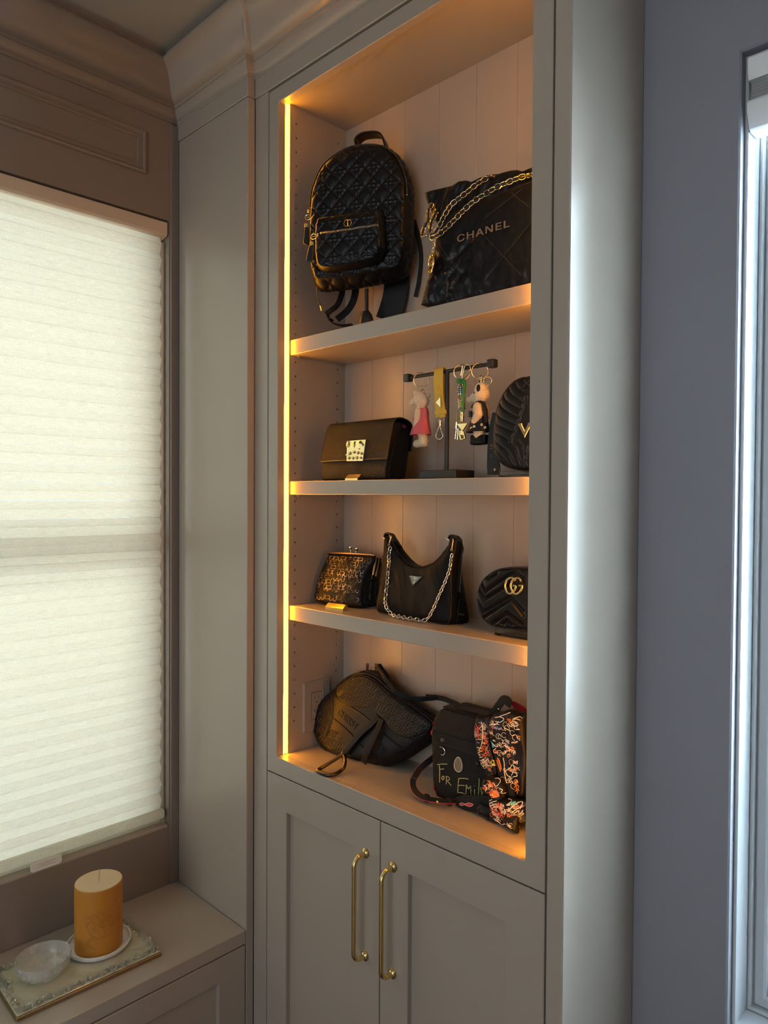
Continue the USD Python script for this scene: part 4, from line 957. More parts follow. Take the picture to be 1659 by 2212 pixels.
# teddy in black
c = hang('teddy_charm', 'cream plush teddy bear charm in a black studded coat and black boots')
h = [(0.0982,0.1794),(0.0991,0.1676),(0.0691,0.1623),(0.0913,0.1849)]
ar = [(0.0985,0.1443),(0.1016,0.1289),(0.0927,0.1156)]
bd = [(0.0917,0.1496),(0.0919,0.1261),(0.0937,0.0989)]
sk = [sph([h[0], h[1]], [.0138, .0150]), sph([h[1], h[2]], [.0125, .0072]), sph(bd, [.0115, .0125, .0115]), sph([h[1], bd[0]], [.0105, .0105]),
      [((p[0], -.0125, p[1]), r_) for p, r_ in zip(ar, (.0082, .0090, .0072))], [((p[0], .0115, p[1]), r_) for p, r_ in zip(ar, (.007, .0078, .0062))],
      sph([bd[2], [(0.0946,0.0882)][0]], [.0112, .0108], -.001)]
tm_ = fuzzy(sk, seed=5)
obj('body', tm_, M['plush'], c, 70)
fur_curves(c, tm_, .0018, 9000, M['plush'], 6)
cx0 = bd[1][0]
z0, z1, z2, z3 = [(0.0916,0.1531),(0.0918,0.1378),(0.092,0.1166),(0.0923,0.0943)]
obj('coat', dress([(cx0 + .002, .0110, .0108, z0[1]), (cx0 + .0035, .0160, .0128, z1[1]), (cx0 + .001, .0190, .0155, z2[1]), (cx0 - .002, .0270, .0215, z3[1])], wavy=.05), M['navy'], c, 60)
cl_ = [(0.0839,0.1433),(0.091,0.1508),(0.1039,0.1531),(0.1144,0.1486),(0.1191,0.1344),(0.1215,0.1112)]
obj('coat_collar', tube(curve(Z_(cl_, -.0128), 30), .0022, 8), M['navy'], c)
es = [(0.0897,0.1874),(0.0958,0.1855),(0.0913,0.1802)]
obj('black_ear', [ball(([(0.1006,0.1796)][0][0], -.0125, [(0.1006,0.1796)][0][1]), .0062, 2, (.72, .55, 1.3)), ball(([(0.0919,0.1942)][0][0], .004, [(0.0919,0.1942)][0][1]), .0045, 2, (.8, .6, 1.2))], M['navy'], c, kind='stuff')
obj('eye', ball(([(0.0895,0.1721)][0][0], -.0118, [(0.0895,0.1721)][0][1]), .0019, 1), M['edge'], c)
obj('nose', ball(([(0.0696,0.167)][0][0], -.003, [(0.0696,0.167)][0][1]), .0034, 2, (.8, 1, .9)), M['edge'], c)
bt = [(0.0763,0.0869),(0.0825,0.0883),(0.1121,0.0876),(0.1144,0.0846),(0.115,0.0729),(0.1093,0.0692),(0.0812,0.0686),(0.0749,0.0727),(0.0756,0.0798)]
obj('boot', T(plate(Polygon(curve(bt, 40, True)), .020, .003, .003), (0, .010, 0), FRONT), M['leather'], c, 50)
for p in [(0.0889,0.101),(0.096,0.104),(0.1153,0.1062),(0.1242,0.1001)]:
    obj('eyelet', torus((p[0], -.0195, p[1]), .0021, .0008, (0, 1, 0), 14, 6), M['silver'], c)
bk_ = [(0.0655,0.1317),(0.071,0.1325)]
obj('cuff_buckle', cbox(bk_[0][0] + .003, bk_[0][0] + .0110, -.006, .004, bk_[0][1] - .006, bk_[0][1] + .006, .001), M['edge'], c)
rc = [(0.0937,0.2163),(0.098,0.1993),(0.1168,0.1937)]
ring_on(rc[0], .0165, .0012, c)
obj('connector', [torus(([(0.0956,0.2031)][0][0], 0, [(0.0956,0.2031)][0][1]), .0042, .0012, (.5, 1, 0), 16, 6), ball((rc[1][0], -.001, rc[1][1]), .0036, 1), cyl((rc[1][0], -.001, rc[1][1] + .003), (rc[1][0], -.001, rc[1][1] - .008), .002, 8)], M['gold'], c, kind='stuff')
obj('snap_hook', tube(curve(Z_([(0.1074,0.1943),(0.1141,0.2005),(0.123,0.2006),(0.1277,0.1943),(0.1246,0.1871),(0.1172,0.1848),(0.1097,0.1894)], -.004), 40, True), .0012, 8, True), M['pale_gold'], c, 50)

# ------------------------------------------------------------------ oval bag with curved ribs (second shelf, right)
def grooves(lines, A, s, swell=0.0):
    dd = near(lines)
    return lambda u, v, d: (-A * np.exp(-(dd(u, v) / s) ** 2) + swell * np.clip(dd(u, v) / .006, 0, 1)) * np.clip(d / .004, 0, 1)
t = bag_thing('oval_bag', 'lv', 'black oval leather bag with curved quilted ribs and gold V emblem, right end of shelf')
lf = [(0.0761,0.187),(0.063,0.1874),(0.0504,0.1841),(0.0377,0.1769),(0.0249,0.1645),(0.0146,0.1492),(0.0068,0.1303),(0.0031,0.1087),(0.0009,0.0892),(0.0006,0.0651),(0.0027,0.0486),(0.0094,0.0374),(0.0198,0.0284),(0.0343,0.0215),(0.0523,0.0167),(0.075,0.0125)]
xm = [(0.0773,0.0799)][0][0]
ring = lf + [(min(2 * xm - p[0],   .1305 + .002 * math.sin(p[1] * 40)), p[1] + .002) for p in lf[::-1] if p[0] < xm - .004]
ribs = [[(0.0223,0.1625),(0.029,0.1511),(0.0381,0.1428),(0.0687,0.1264)], [(0.0133,0.1471),(0.0213,0.1367),(0.0305,0.1295),(0.0626,0.112)], [(0.0055,0.1304),(0.0122,0.1211),(0.0229,0.1138),(0.0539,0.1009)], [(0.0031,0.1098),(0.0111,0.1038),(0.023,0.0987),(0.0515,0.0862)], [(0.0013,0.0902),(0.0113,0.0858),(0.0232,0.0814),(0.0453,0.0694)],
        [(0.0008,0.0728),(0.0195,0.0642),(0.0418,0.046),(0.0509,0.0264)], [(0.0023,0.0563),(0.0183,0.0469),(0.0342,0.0258)], [(0.0352,0.1726),(0.0418,0.1617),(0.0508,0.1534),(0.0723,0.1398)], [(0.0518,0.1789),(0.0569,0.1714),(0.0633,0.1649),(0.0758,0.1563)], [(0.0415,0.0685),(0.057,0.0539),(0.0674,0.0238)], [(0.0593,0.0708),(0.0707,0.0586),(0.0823,0.0234)],
        [(0.0765,0.1499),(0.0614,0.1057),(0.0441,0.0695)], [(0.0681,0.1834),(0.0757,0.1731),(0.088,0.1656)]]
rb = ribs + [[(2 * xm - p[0], p[1]) for p in l] for l in ribs]
om = shift(bag(curve(ring, 120, True), .060, grooves(rb, .0013, .0011, .0011), None, .0017, .008, .028, puff=.004), .030)
obj('body', om, M['lamb'], t, 60)
FO = Front(om)
obj('piping', tube(FO(even(curve(ring, 120, True), 120, True), .0002), .0016, 8, True), M['edge'], t, 50)
vv = [(0.061,0.1015),(0.0652,0.1022),(0.0833,0.0847),(0.0846,0.0782)]
cx_ = xm; VW = cx_ - vv[0][0]; VT, VB = vv[0][1], vv[3][1] - .004
outer = [(cx_ - VW, VT), (cx_ - VW * .55, VT + .001), (cx_, VB + .012), (cx_ + VW * .55, VT + .001), (cx_ + VW, VT), (cx_, VB)]
obj('gold_emblem', T(plate(Polygon([(cx_ - VW, VT), (cx_, VB), (cx_ + VW, VT), (cx_ + VW * .42, VT), (cx_ + VW * .36, VT - .004), (cx_, VB + .013), (cx_ - VW * .36, VT - .004), (cx_ - VW * .42, VT)]), .003, .0007), (0, FO(np.array([[cx_ - .02, VT - .01]]))[0, 1] - .0002, 0), FRONT), M['rose'], t, 30)
sp = [(-0.0119,0.1293),(-0.0044,0.1287),(-0.0049,0.1102),(-0.0087,0.0828),(-0.0064,0.0573),(0.0006,0.0393),(0.0067,0.0259),(0.0073,0.0072),(-0.0222,0.0077),(-0.0237,0.0245),(-0.0233,0.0502),(-0.0222,0.0724),(-0.0178,0.1056)]
stp = obj('hanging_strap', poly_plate(sp, .003, .012, .0008), M['edge'], t, 40)
M['print_red'] = plain('print_red', (.30, .05, .05), .5); M['print_blue'] = plain('print_blue', (.05, .16, .28), .5); M['print_rose'] = plain('print_rose', (.80, .42, .32), .5)
a = [(-0.0097,0.0628),(-0.0095,0.044),(-0.004,0.0173),(0,0.0172)]
obj('printed_letter', T(text('LV', .0060, .0004, True), (a[0][0], .0086, a[0][1]), rot([0, 1, 0], -82)), M['print_red'], stp, False)
obj('printed_letter', T(text('C', .0056, .0004, False), (a[1][0], .0086, a[1][1]), rot([0, 1, 0], -80)), M['print_blue'], stp, False)
rs = a[3][0] - a[2][0]
star = [((rs if k % 2 == 0 else rs * .33) * math.cos(k * PI / 4) + a[2][0], (rs if k % 2 == 0 else rs * .33) * math.sin(k * PI / 4) + a[2][1]) for k in range(8)]
obj('printed_flower', poly_plate(star, .0004, .0086, 0), M['print_rose'], stp, False)
M['acrylic'] = plain('clear_acrylic', (.96, .97, .98), .03, 0.0, transmission_weight=1.0, ior=1.49)
def prop(x0, x1, y, z, label):
    s = thing('acrylic_stand', label, 'display stand', (x0, y, z))
    w_ = x1 - x0
    obj('foot', cbox(0, w_, 0, .045, .0003, .0045, .0008), M['acrylic'], s, 30)
    obj('front_lip', cbox(.0005, w_ - .0005, .0005, .0045, .0047, .0130, .0008), M['acrylic'], s, 30)
    return s
prop(.6350, .7300, .0700, 1.5445, 'low clear acrylic stand under the oval ribbed bag')

# ------------------------------------------------------------------ clasp pouch
t = bag_thing('clasp_pouch', 'pu', 'black pouch patterned with gold curls, with ball clasp and metal frame', 'pouch')
pr_ = [(0.0002,0.0132),(-0.0025,0.0291),(-0.0043,0.0589),(0.0003,0.0815),(0.0069,0.1069),(0.0101,0.119),(0.0115,0.1283),(0.0186,0.132),(0.1494,0.1326),(0.1575,0.1269),(0.159,0.1169),(0.1492,0.1037),(0.144,0.0858),(0.1424,0.0657),(0.143,0.0458),(0.1467,0.0227),(0.1516,0.0121),(0.1461,0.0048),(0.1018,0.0014),(0.0416,0.0047),(0.0122,0.0065)]
pr_ = [(p[0], max(p[1], .002)) for p in pr_]
hgt = max(p[1] for p in pr_)
pm = bag(curve(pr_, 110, True), .074, lambda u, v, d: .0026 * (meshkit.fbm(np.stack([u * 60, v * 45, 0 * u], 1), 2, 4) - .5), None, .0030, .009, .03, taper=lambda u, v: 1 - .70 * np.clip(v / hgt, 0, 1) ** 1.2, puff=-.004, face=True)
pm = seat(shift(pm, .037), 20)
v = pm[0]; v[:, 1] += .018 * np.clip(v[:, 2] / hgt, 0, 1) * 0
M['satin'] = leather('black_satin', (.014, .012, .010), .38, 900.0, .1)
obj('body', pm, M['satin'], t, 60)
FP = Front(pm)
M['antique'] = plain('antique_bronze_frame', (.45, .29, .16), .3, 1.0)
fr_ = curve([(0.0081,0.1094),(0.0071,0.1226),(0.0088,0.13),(0.0159,0.134),(0.047,0.135),(0.0942,0.1353),(0.1447,0.1348),(0.1538,0.1311),(0.1567,0.1255),(0.1582,0.1104),(0.1593,0.0854)], 70)
yf = np.interp(fr_[:, 1], [min(fr_[:, 1]), hgt], [.012, .022])
for nm, dy in (('frame_bar', -.006), ('frame_bar', .006)):
    obj(nm, sweep(on(fr_, .010 + dy), flat(.0052, .0036), up=(0, -1, 0)), M['antique'], t, 40)
bc = [(0.0735,0.1519)] + [(0.0872,0.1516)] + [(0.074,0.1382)] + [(0.0864,0.1394)]
for k, dy in ((0, .0050), (1, .0135)):
    q = obj('clasp_ball', [ball((bc[k][0], dy, bc[k][1]), .0055, 3), cyl((bc[k][0], dy, bc[k][1]), (bc[k + 2][0] + .002 * (1 - 2 * k), dy, bc[k + 2][1] - .002), .0013, 10)], M['silver'], t, 60)
M['foil'] = material('gold_foil_print', {'t': ('texture_coordinate', {}), 'n': ('noise_texture', {'scale': 45.0, 'detail': 2.0}), 'r': ('rgb_ramp', {'ramp': [(.38, (.05, .042, .036)), (.66, (.50, .42, .34))]}), 'p': ('principled_bsdf', {'metallic': .7, 'roughness': .35})}, [('t.object', 'n.vector'), ('n.fac', 'r.fac'), ('r.color', 'p.base_color')])
rg = np.random.default_rng(11); pp = Polygon(pr_).buffer(-.005); curls = []
x0, y0, x1, y1 = pp.bounds; grid = .0125
for i in range(int((x1 - x0) / grid) + 1):
    for j in range(int((y1 - y0) / grid) + 1):
        c_ = np.array([x0 + (i + .5 * (j % 2)) * grid, y0 + j * grid]) + rg.normal(0, .0007, 2)
        if not pp.contains(Point(c_)): continue
        base = (i + j) % 2 * 90 + (0 if rg.random() < .6 else 90)
        for s_, o in ((1, 0), (-1, 180)):
            a = np.radians(np.linspace(55, 305, 11)) + math.radians(base + o)
            c2 = c_ + .0033 * np.array([math.cos(math.radians(base + o + 180)), math.sin(math.radians(base + o + 180))]) * 1.1
            P = c2 + .0042 * np.stack([np.cos(a), np.sin(a)], 1)
            if i % 3 == 1 and s_ < 0: continue
            curls.append(sweep(FP(P, .0003), np.array([(-.0002, -.0007), (.0003, -.0007), (.0003, .0007), (-.0002, .0007)]), up=(0, -1, 0)))
obj('foil_curls', curls, M['foil'], t, False, kind='stuff')
sd_ = curve([(0.1513,0.0133),(0.1474,0.0227),(0.143,0.0458),(0.1428,0.067),(0.144,0.0858),(0.1492,0.1037),(0.1526,0.114)], 40)
obj('side_piping', tube(FP(sd_, .0004), .0011, 8), M['edge'], t)

# ------------------------------------------------------------------ hobo bag with silver chain
t = bag_thing('hobo_bag', 'ho', 'black nylon crescent shoulder bag with silver chain and triangular plaque')
M['nylon'] = material('black_nylon', {'t': ('texture_coordinate', {}), 'w': ('wave_texture', {'scale': 1500.0, 'wave_type': 'bands', 'bands_direction': 'diagonal'}), 'b': ('bump', {'strength': .12, 'distance': .0003}),
    'p': ('principled_bsdf', {'base_color': (.0045, .005, .0065), 'roughness': .5, 'specular_ior_level': .13})}, [('t.object', 'w.vector'), ('w.fac', 'b.height'), ('b.normal', 'p.normal')])
ho = [(0.001,0.0255),(0.0024,0.0131),(0.0106,0.0029),(0.0267,-0.001),(0.0746,-0.0009),(0.1314,-0.0007),(0.1889,0.0001),(0.2145,0.0021),(0.2271,0.0082),(0.231,0.024),(0.2264,0.0569),(0.2188,0.11),(0.2212,0.1482),(0.223,0.1782),(0.2202,0.1848),(0.21,0.1858),(0.2054,0.1801),(0.2038,0.169),(0.195,0.1575),(0.1816,0.1416),(0.1658,0.128),(0.1412,0.1184),(0.12,0.1154),(0.0911,0.1196),(0.0685,0.1307),(0.0466,0.1476),(0.0293,0.1667),(0.0201,0.176),(0.0095,0.1767),(0.002,0.1729),(0.0024,0.1586),(0.0047,0.1272),(0.0052,0.0631)]
ho = [(p[0], max(p[1], .0015)) for p in ho]
ht = max(p[1] for p in ho)
fold = lambda u, v, d: .0050 * (meshkit.fbm(np.stack([u * 34 + v * 12, v * 17, 0 * u + 2], 1), 3, 8) - .5) * np.clip(d / .015, 0, 1)
hm = bag(curve(ho, 170, True), .066, fold, None, .0030, .008, .035, taper=lambda u, v: 1 - .72 * np.clip(v / ht, 0, 1) ** .9, puff=.003, rows=6, face=True)
hm = seat(shift(hm, .033), 9)
obj('body', hm, M['nylon'], t, 60); FH = Front(hm)
rim = curve(ho, 170, True)
obj('piping', tube(FH(rim, .0), .0011, 7, True), M['edge'], t, 50)
obj('zip_edge', [tube(FH(even(curve([(0.2038,0.1687),(0.1951,0.1573),(0.1817,0.1413),(0.1658,0.1277),(0.1413,0.1179),(0.1201,0.1149),(0.0912,0.1189),(0.0686,0.13),(0.0467,0.1469),(0.0307,0.1653)], 60), 60), -.002) + [0, .004, .001], .0016, 7)], M['leather'], t)
tri3 = [(0.1041,0.0925),(0.1479,0.0948),(0.1194,0.0708)]
trs = [(0.1093,0.0931),(0.1433,0.0934),(0.1216,0.0758)]
yb_ = FH(np.array(tri3).mean(0)[None], 0)[0, 1]
pq = obj('plaque', T(plate(Polygon(tri3).buffer(.0006, quad_segs=4), .0022, .0006), (0, yb_ + .0006, 0), FRONT), M['edge'], t, 40)
M['plaque_dark'] = plain('plaque_enamel', (.20, .20, .19), .35, .6)
obj('plaque_face', T(plate(Polygon(trs), .0006, .0002), (0, yb_ - .0016, 0), FRONT), M['plaque_dark'], pq, False)
obj('plaque_rim', tube([(p[0], yb_ - .0022, p[1]) for p in trs], .0007, 6, True), M['silver'], pq, False)
tc = np.mean(trs, 0); tw = trs[1][0] - trs[0][0]
obj('plaque_lettering', [T(text('PRADA', .0022, .0004, True), (tc[0] + .0008, yb_ - .0022, trs[0][1] - .0046)), T(text('MILANO', .0011, .0003), (tc[0] + .0006, yb_ - .0022, trs[0][1] - .0066))] +
    [tube([(tc[0] - .0022, yb_ - .0022, trs[0][1] - .0085), (tc[0], yb_ - .0022, trs[0][1] - .0076), (tc[0] + .0022, yb_ - .0022, trs[0][1] - .0085)], .0004, 5), ball((tc[0] - .0004, yb_ - .0022, trs[2][1] + .0046), .0012, 1, (1, .3, 1.2))], M['silver'], pq, False)
cp = curve([(0.0337,0.1536),(0.0331,0.1358)] + [(0.0388,0.1181),(0.0387,0.1064),(0.0387,0.0947)] + [(0.04,0.0728),(0.0404,0.051),(0.0424,0.0294),(0.0486,0.0171),(0.0608,0.0081),(0.0746,0.0012)], 70)
P1 = FH(cp, .0032); P1[:, 1] = np.minimum(P1[:, 1], np.interp(np.arange(70), [0, 25, 69], [-.006, -.010, -.0135]))
cr = curve([(0.2237,0.1551),(0.2215,0.1394)] + [(0.2235,0.1203),(0.2178,0.0983)] + [(0.2117,0.0789),(0.2036,0.0605),(0.196,0.0381),(0.1892,0.0224),(0.1826,0.0108)], 70)
P3 = FH(cr, .0032); P3[:, 1] = np.minimum(P3[:, 1], np.interp(np.arange(70), [0, 25, 69], [-.006, -.010, -.0135]))
gl = [(-.0130, .0052)] * 5
mid = np.array([(x, -.018 - .006 * math.sin(k / 6 * PI), .0046 - .0019) for k, x in enumerate(np.linspace(P1[-1, 0] + .008, P3[-1, 0] - .006, 7))])
ch = curve(np.vstack([P1[::6], mid, P3[::-1][::6]]), 260)
ch[:, 2] = np.maximum(ch[:, 2], .0048 + ch[:, 1] * 0 - .0024)
obj('chain_strap', chain(ch, .0128, .0098, .0013, 14, 6, twist=70), M['silver'], t, 50)
for (p, q_) in (([(0.0276,0.176),(0.028,0.1582)], 0), ([(0.2201,0.1791),(0.2211,0.1581)], 1)):
    y0_ = -.001
    obj('snap_hook', [tube([(p[0][0], y0_ - .004, p[0][1]), (p[1][0], y0_ - .007, p[1][1])], .0016, 8), torus((p[0][0], y0_ - .004, p[0][1]), .0035, .0010, (1, .4, 0), 16, 6), torus((p[1][0], y0_ - .007, p[1][1]), .0036, .0010, (1, .3, 0), 16, 6)], M['silver'] if not q_ else M['pale_gold'], t, 50, kind='stuff')
for pts_ in ([(-0.0022,0.1728),(-0.0001,0.1835),(0.0132,0.1853),(0.0238,0.177),(0.0305,0.1676)], [(0.199,0.1786),(0.202,0.1874),(0.2143,0.1885),(0.2243,0.1821),(0.2281,0.1752)]):
    pc_ = curve([(p[0], .007, p[1]) for k, p in enumerate(pts_)], 24)
    obj('handle_loop', sweep(pc_, flat(.016, .0036), up=np.cross(pc_[1] - pc_[0], [0, 1, 0])), M['edge'], t, 40)
    obj('loop_ring', tube([(pts_[0][0] - .0010, -.003, pts_[0][1] + .003), (pts_[0][0] + .0090, -.003, pts_[0][1] - .0005)], .0016, 8), M['silver'], t)
rs_ = curve([(0.2139,0.1813),(0.2257,0.1627),(0.224,0.1503),(0.2278,0.1124),(0.2294,0.0719)], 30)
obj('rear_handle', sweep(on(rs_, .018), flat(.011, .003), up=(0, -1, 0)), M['edge'], t, 40)
zp_ = curve([(0.025,0.1627),(0.0382,0.1611),(0.0476,0.1564),(0.0401,0.1501)], 20)
obj('zip_pull', [tube(on(zp_, .012), .0022, 8)], M['leather'], t)
tabp = [(0.2321,0.059),(0.2351,0.0593),(0.2414,0.0326),(0.2436,0.0142),(0.2345,0.0131),(0.2334,0.0183),(0.2334,0.0383)]
sx = max(p[0] for p in ho)
tb_ = T(plate(rect(.018, .006, .040, .056, .005, 5), .0026, .0008), (sx + .0015, 0, 0), SIDE)
lg = obj('leather_tab', tb_, M['leather'], t, 40)
tm3 = meshkit.text_mesh('PRADA', .0042, .0004); v = np.array(tm3.vertices); v[:, 0] -= (v[:, 0].max() + v[:, 0].min()) / 2
obj('tab_lettering', T((v, tm3.faces), (sx + .0041, .029, .024), SIDE), M['thread'], lg, False)

# ------------------------------------------------------------------ chevron bag with gold double letters
t = bag_thing('camera_bag', 'ma', 'black chevron-quilted oval camera bag with interlocked gold double-letter emblem')
lf = [(0.1072,0.1326),(0.0893,0.132),(0.0712,0.1305),(0.0527,0.1279),(0.0388,0.1229),(0.0248,0.1148),(0.0127,0.1044),(0.0045,0.0928),(-0.0006,0.0804),(-0.0024,0.0676),(-0.0014,0.0557),(0.003,0.0427),(0.0105,0.0302),(0.0216,0.0221),(0.0363,0.0169),(0.0534,0.0152),(0.072,0.0157),(0.0902,0.0165),(0.1125,0.0179)]
XE = .163
rg_ = lf[::-1]
r1 = [(XE - .030, lf[-1][1] + .0006), (XE - .010, lf[-1][1] + .014), (XE, lf[-1][1] + .045), (XE - .001, lf[0][1] - .055), (XE - .012, lf[0][1] - .016), (XE - .032, lf[0][1] - .0015)]
ring = lf + r1
chv = [[(0.0107,0.0957),(0.023,0.0827),(0.0846,0.1258),(0.1093,0.1066)], [(0.0043,0.0853),(0.0219,0.0664),(0.0825,0.1042)], [(0.0016,0.0608),(0.0192,0.0414),(0.081,0.077),(0.1113,0.0534)], [(0.0184,0.0287),(0.0808,0.0717),(0.1118,0.0437)], [(0.0427,0.0223),(0.0756,0.0471),(0.1094,0.0284)], [(0.0634,0.0218),(0.074,0.0316),(0.0853,0.0254)], [(0.0245,0.1103),(0.0271,0.1066),(0.0447,0.1189)], [(0.04,0.0197),(0.0743,0.0446)], [(0.0896,0.1261),(0.109,0.1133)]]
mm_ = shift(bag(curve(ring, 130, True), .062, grooves(chv, .0040, .0024, .0020), None, .0018, .007, .024, puff=.004), .031)
obj('body', mm_, M['lamb'], t, 60); FM = Front(mm_)
obj('piping', tube(FM(even(curve(ring, 130, True), 130, True), .0003), .0017, 8, True), M['edge'], t, 50)
def lettr(pts_, y):
    P = curve([(p[0], y, p[1]) for p in pts_], 70)
    return sweep(P, flat(.0042, .0036, .0014), up=(0, -1, 0))
ye = FM(np.array([[(0.0896,0.0983)][0]]))[0, 1] - .0026
g1 = [(0.0954,0.1087),(0.0894,0.1131),(0.083,0.1131),(0.0759,0.1086),(0.0722,0.1006),(0.0725,0.0931),(0.077,0.0851),(0.084,0.0831),(0.0906,0.0871),(0.0952,0.0944),(0.095,0.0989),(0.0891,0.0991)]
g2 = [(0.1079,0.1086),(0.1037,0.1135),(0.0978,0.114),(0.0904,0.1102),(0.0853,0.1025),(0.0857,0.095),(0.0901,0.0871),(0.0966,0.0836),(0.104,0.0869),(0.1094,0.0942),(0.1105,0.1006),(0.1025,0.1003)]
e_ = obj('letter_emblem', [lettr(g1, ye), lettr(g2, ye - .0006)], M['gold'], t, 40)
prop(.6180, .7300, .0860, 1.2405, 'low clear acrylic stand under the chevron camera bag')

# ------------------------------------------------------------------ saddle bag
t = bag_thing('saddle_bag', 'sa', 'black embossed saddle-shaped handbag with hanging D-ring stirrup')
bo = [(-0.1307,0.1383),(-0.155,0.1173),(-0.169,0.1012),(-0.1752,0.0801),(-0.1738,0.0574),(-0.163,0.0347),(-0.1355,0.0128),(-0.1043,0.0034),(-0.0697,0.0006),(-0.0267,0.0049),(0.0396,0.0156),(0.0705,0.026),(0.104,0.0448),(0.1355,0.0694),(0.1661,0.0953),(0.1811,0.115),(0.1807,0.1296),(0.1327,0.1464),(0.0527,0.1742),(-0.0046,0.1983),(-0.0581,0.1938),(-0.1025,0.166)]
def motif(A_, step, rows_, origin, ang, clip):
    """slanted monogram rows: bars, tall bowls, small rings and dots"""
    ca, sa_ = math.cos(ang), math.sin(ang); out_ = []
    def put(pts_):
        P = np.array(pts_) * A_; P[:, 0] += P[:, 1] * .55
        return np.stack([P[:, 0] * ca - P[:, 1] * sa_, P[:, 0] * sa_ + P[:, 1] * ca], 1)
    arc = lambda cx, cy, rx, ry, a0, a1, n=12: [(cx + rx * math.cos(x), cy + ry * math.sin(x)) for x in np.radians(np.linspace(a0, a1, n))]
    glyph = [[(0, -.5), (0, .5)], arc(.02, 0, .48, .5, -88, 88), [(.62, -.2), (.62, .5)], arc(.92, .28, .17, .17, 0, 360, 14), [(1.18, -.5), (1.18, .2)], [(.80, -.5), (.80, .05)], arc(.42, -.34, .05, .05, 0, 360, 6), arc(1.32, .34, .05, .05, 0, 360, 6)]
    for j in range(-rows_, rows_):
        for i in range(-rows_, rows_):
            o = np.array([i * 1.62 + (j % 2) * .8, j * 1.16]) * A_
            o = np.array([o[0] * ca - o[1] * sa_, o[0] * sa_ + o[1] * ca]) + origin
            for g in glyph:
                P = put(g) + o
                if clip.contains(LineString(P)): out_.append(P)
    return out_
BP = Polygon(curve(bo, 120, True)).buffer(0)
lobe = Polygon([(-0.1863,0.0738),(-0.127,0.1473),(-0.1139,0.1165),(-0.1042,0.0692),(-0.0581,0.0464),(-0.0328,0.032),(-0.0053,0.005),(-0.0955,-0.0096),(-0.1734,0.0222)]).intersection(BP).buffer(-.002)
rt = Polygon([(0.0708,0.0983),(0.1969,0.1291),(0.1869,0.1088),(0.1478,0.0675),(0.1177,0.074)]).intersection(BP).buffer(-.002)
pat = motif(.0175, 0, 14, np.array([(-0.1092,0.0479)][0]), math.radians(-2), lobe)
pat += motif(.0175, 0, 14, np.array([(0.1206,0.0839)][0]), math.radians(-2), rt)
dp = near(pat)
seam = near([[(-0.1255,0.1413),(-0.1139,0.1165),(-0.1079,0.0848),(-0.1115,0.0575),(-0.1201,0.0334)]])
def emb(u, v, d): return .0009 * np.exp(-(dp(u, v) / .00075) ** 2) - .0012 * np.exp(-(seam(u, v) / .001) ** 2)
sb = bag(curve(bo, 150, True), .048, emb, None, .00115, .004, .02, back_bulge=.004, puff=.016, rows=8)
sb = seat(shift(sb, .024), 14); sb[0][:, 0] = np.maximum(sb[0][:, 0], -.1660 + .0875 * (sb[0][:, 1] - 0))
obj('body', sb, M['lamb'], t, 60); FB = Front(sb)
fo = [(-0.1097,0.1562),(-0.1109,0.1663),(-0.1046,0.174),(-0.0905,0.1866),(-0.0706,0.1986),(-0.0454,0.2097),(-0.0144,0.217),(0.0174,0.2175),(0.0329,0.206),(0.0503,0.1902),(0.0736,0.1756),(0.0991,0.1667),(0.1302,0.1571),(0.1606,0.1478),(0.1829,0.1406),(0.188,0.1319),(0.184,0.1119),(0.1663,0.0987),(0.1446,0.0886),(0.1252,0.0838),(0.1052,0.0863),(0.086,0.0956),(0.0662,0.1069),(0.0431,0.1197),(0.021,0.1262),(-0.0108,0.1262),(-0.0485,0.1248),(-0.0734,0.1245),(-0.0933,0.1313),(-0.1063,0.1444)]
FPg = Polygon(curve(fo, 140, True)).buffer(0)
df = near(motif(.0180, 0, 16, np.array([(-0.0185,0.1616)][0]), math.radians(-3), FPg.buffer(-.0035)))
fm_ = bag(curve(fo, 150, True), .0045, lambda u, v, d: .0009 * np.exp(-(df(u, v) / .00075) ** 2), None, .00105, .0022, .008, back_bulge=0, rows=2)
lift_ = FB.drape(((fm_[0] * [1, 1, 1]), fm_[1]), .0040)
flp = obj('flap', lift_, M['lamb'], t, 60)
FF = Front(lift_)
obj('flap_piping', tube(FF(even(curve(fo, 150, True), 150, True), .0001), .0009, 6, True), M['edge'], flp)
def text_between(s, p0, p1, h, depth=.0014):
    m = meshkit.text_mesh(s, .02, depth); v = np.array(m.vertices); v[:, :2] -= v[:, :2].min(0); v[:, :2] /= v[:, :2].max(0)
    p0, p1 = np.array(p0), np.array(p1); e = p1 - p0; L = np.linalg.norm(e); e = e / L; n = np.array([-e[1], e[0]])
    q = p0 + v[:, :1] * L * e + v[:, 1:2] * h * n
    return np.stack([q[:, 0], -v[:, 2], q[:, 1]], 1), np.array(m.faces)
c1 = [(-0.0941,0.0956),(-0.0273,0.0702),(-0.0888,0.1129),(-0.0076,0.0884)]
hh = float(np.linalg.norm(np.array(c1[2]) - np.array(c1[0]))) * .92
obj('embossed_letters', FB.drape(text_between('CHRIST', c1[0], c1[1], hh), -.0002), M['lamb'], t, 30)
c2 = [(0.0461,0.043),(0.0688,0.0341)]
obj('embossed_letters', FB.drape(text_between('IOR', c2[0], c2[1], hh * .92), -.0002), M['lamb'], t, 30)
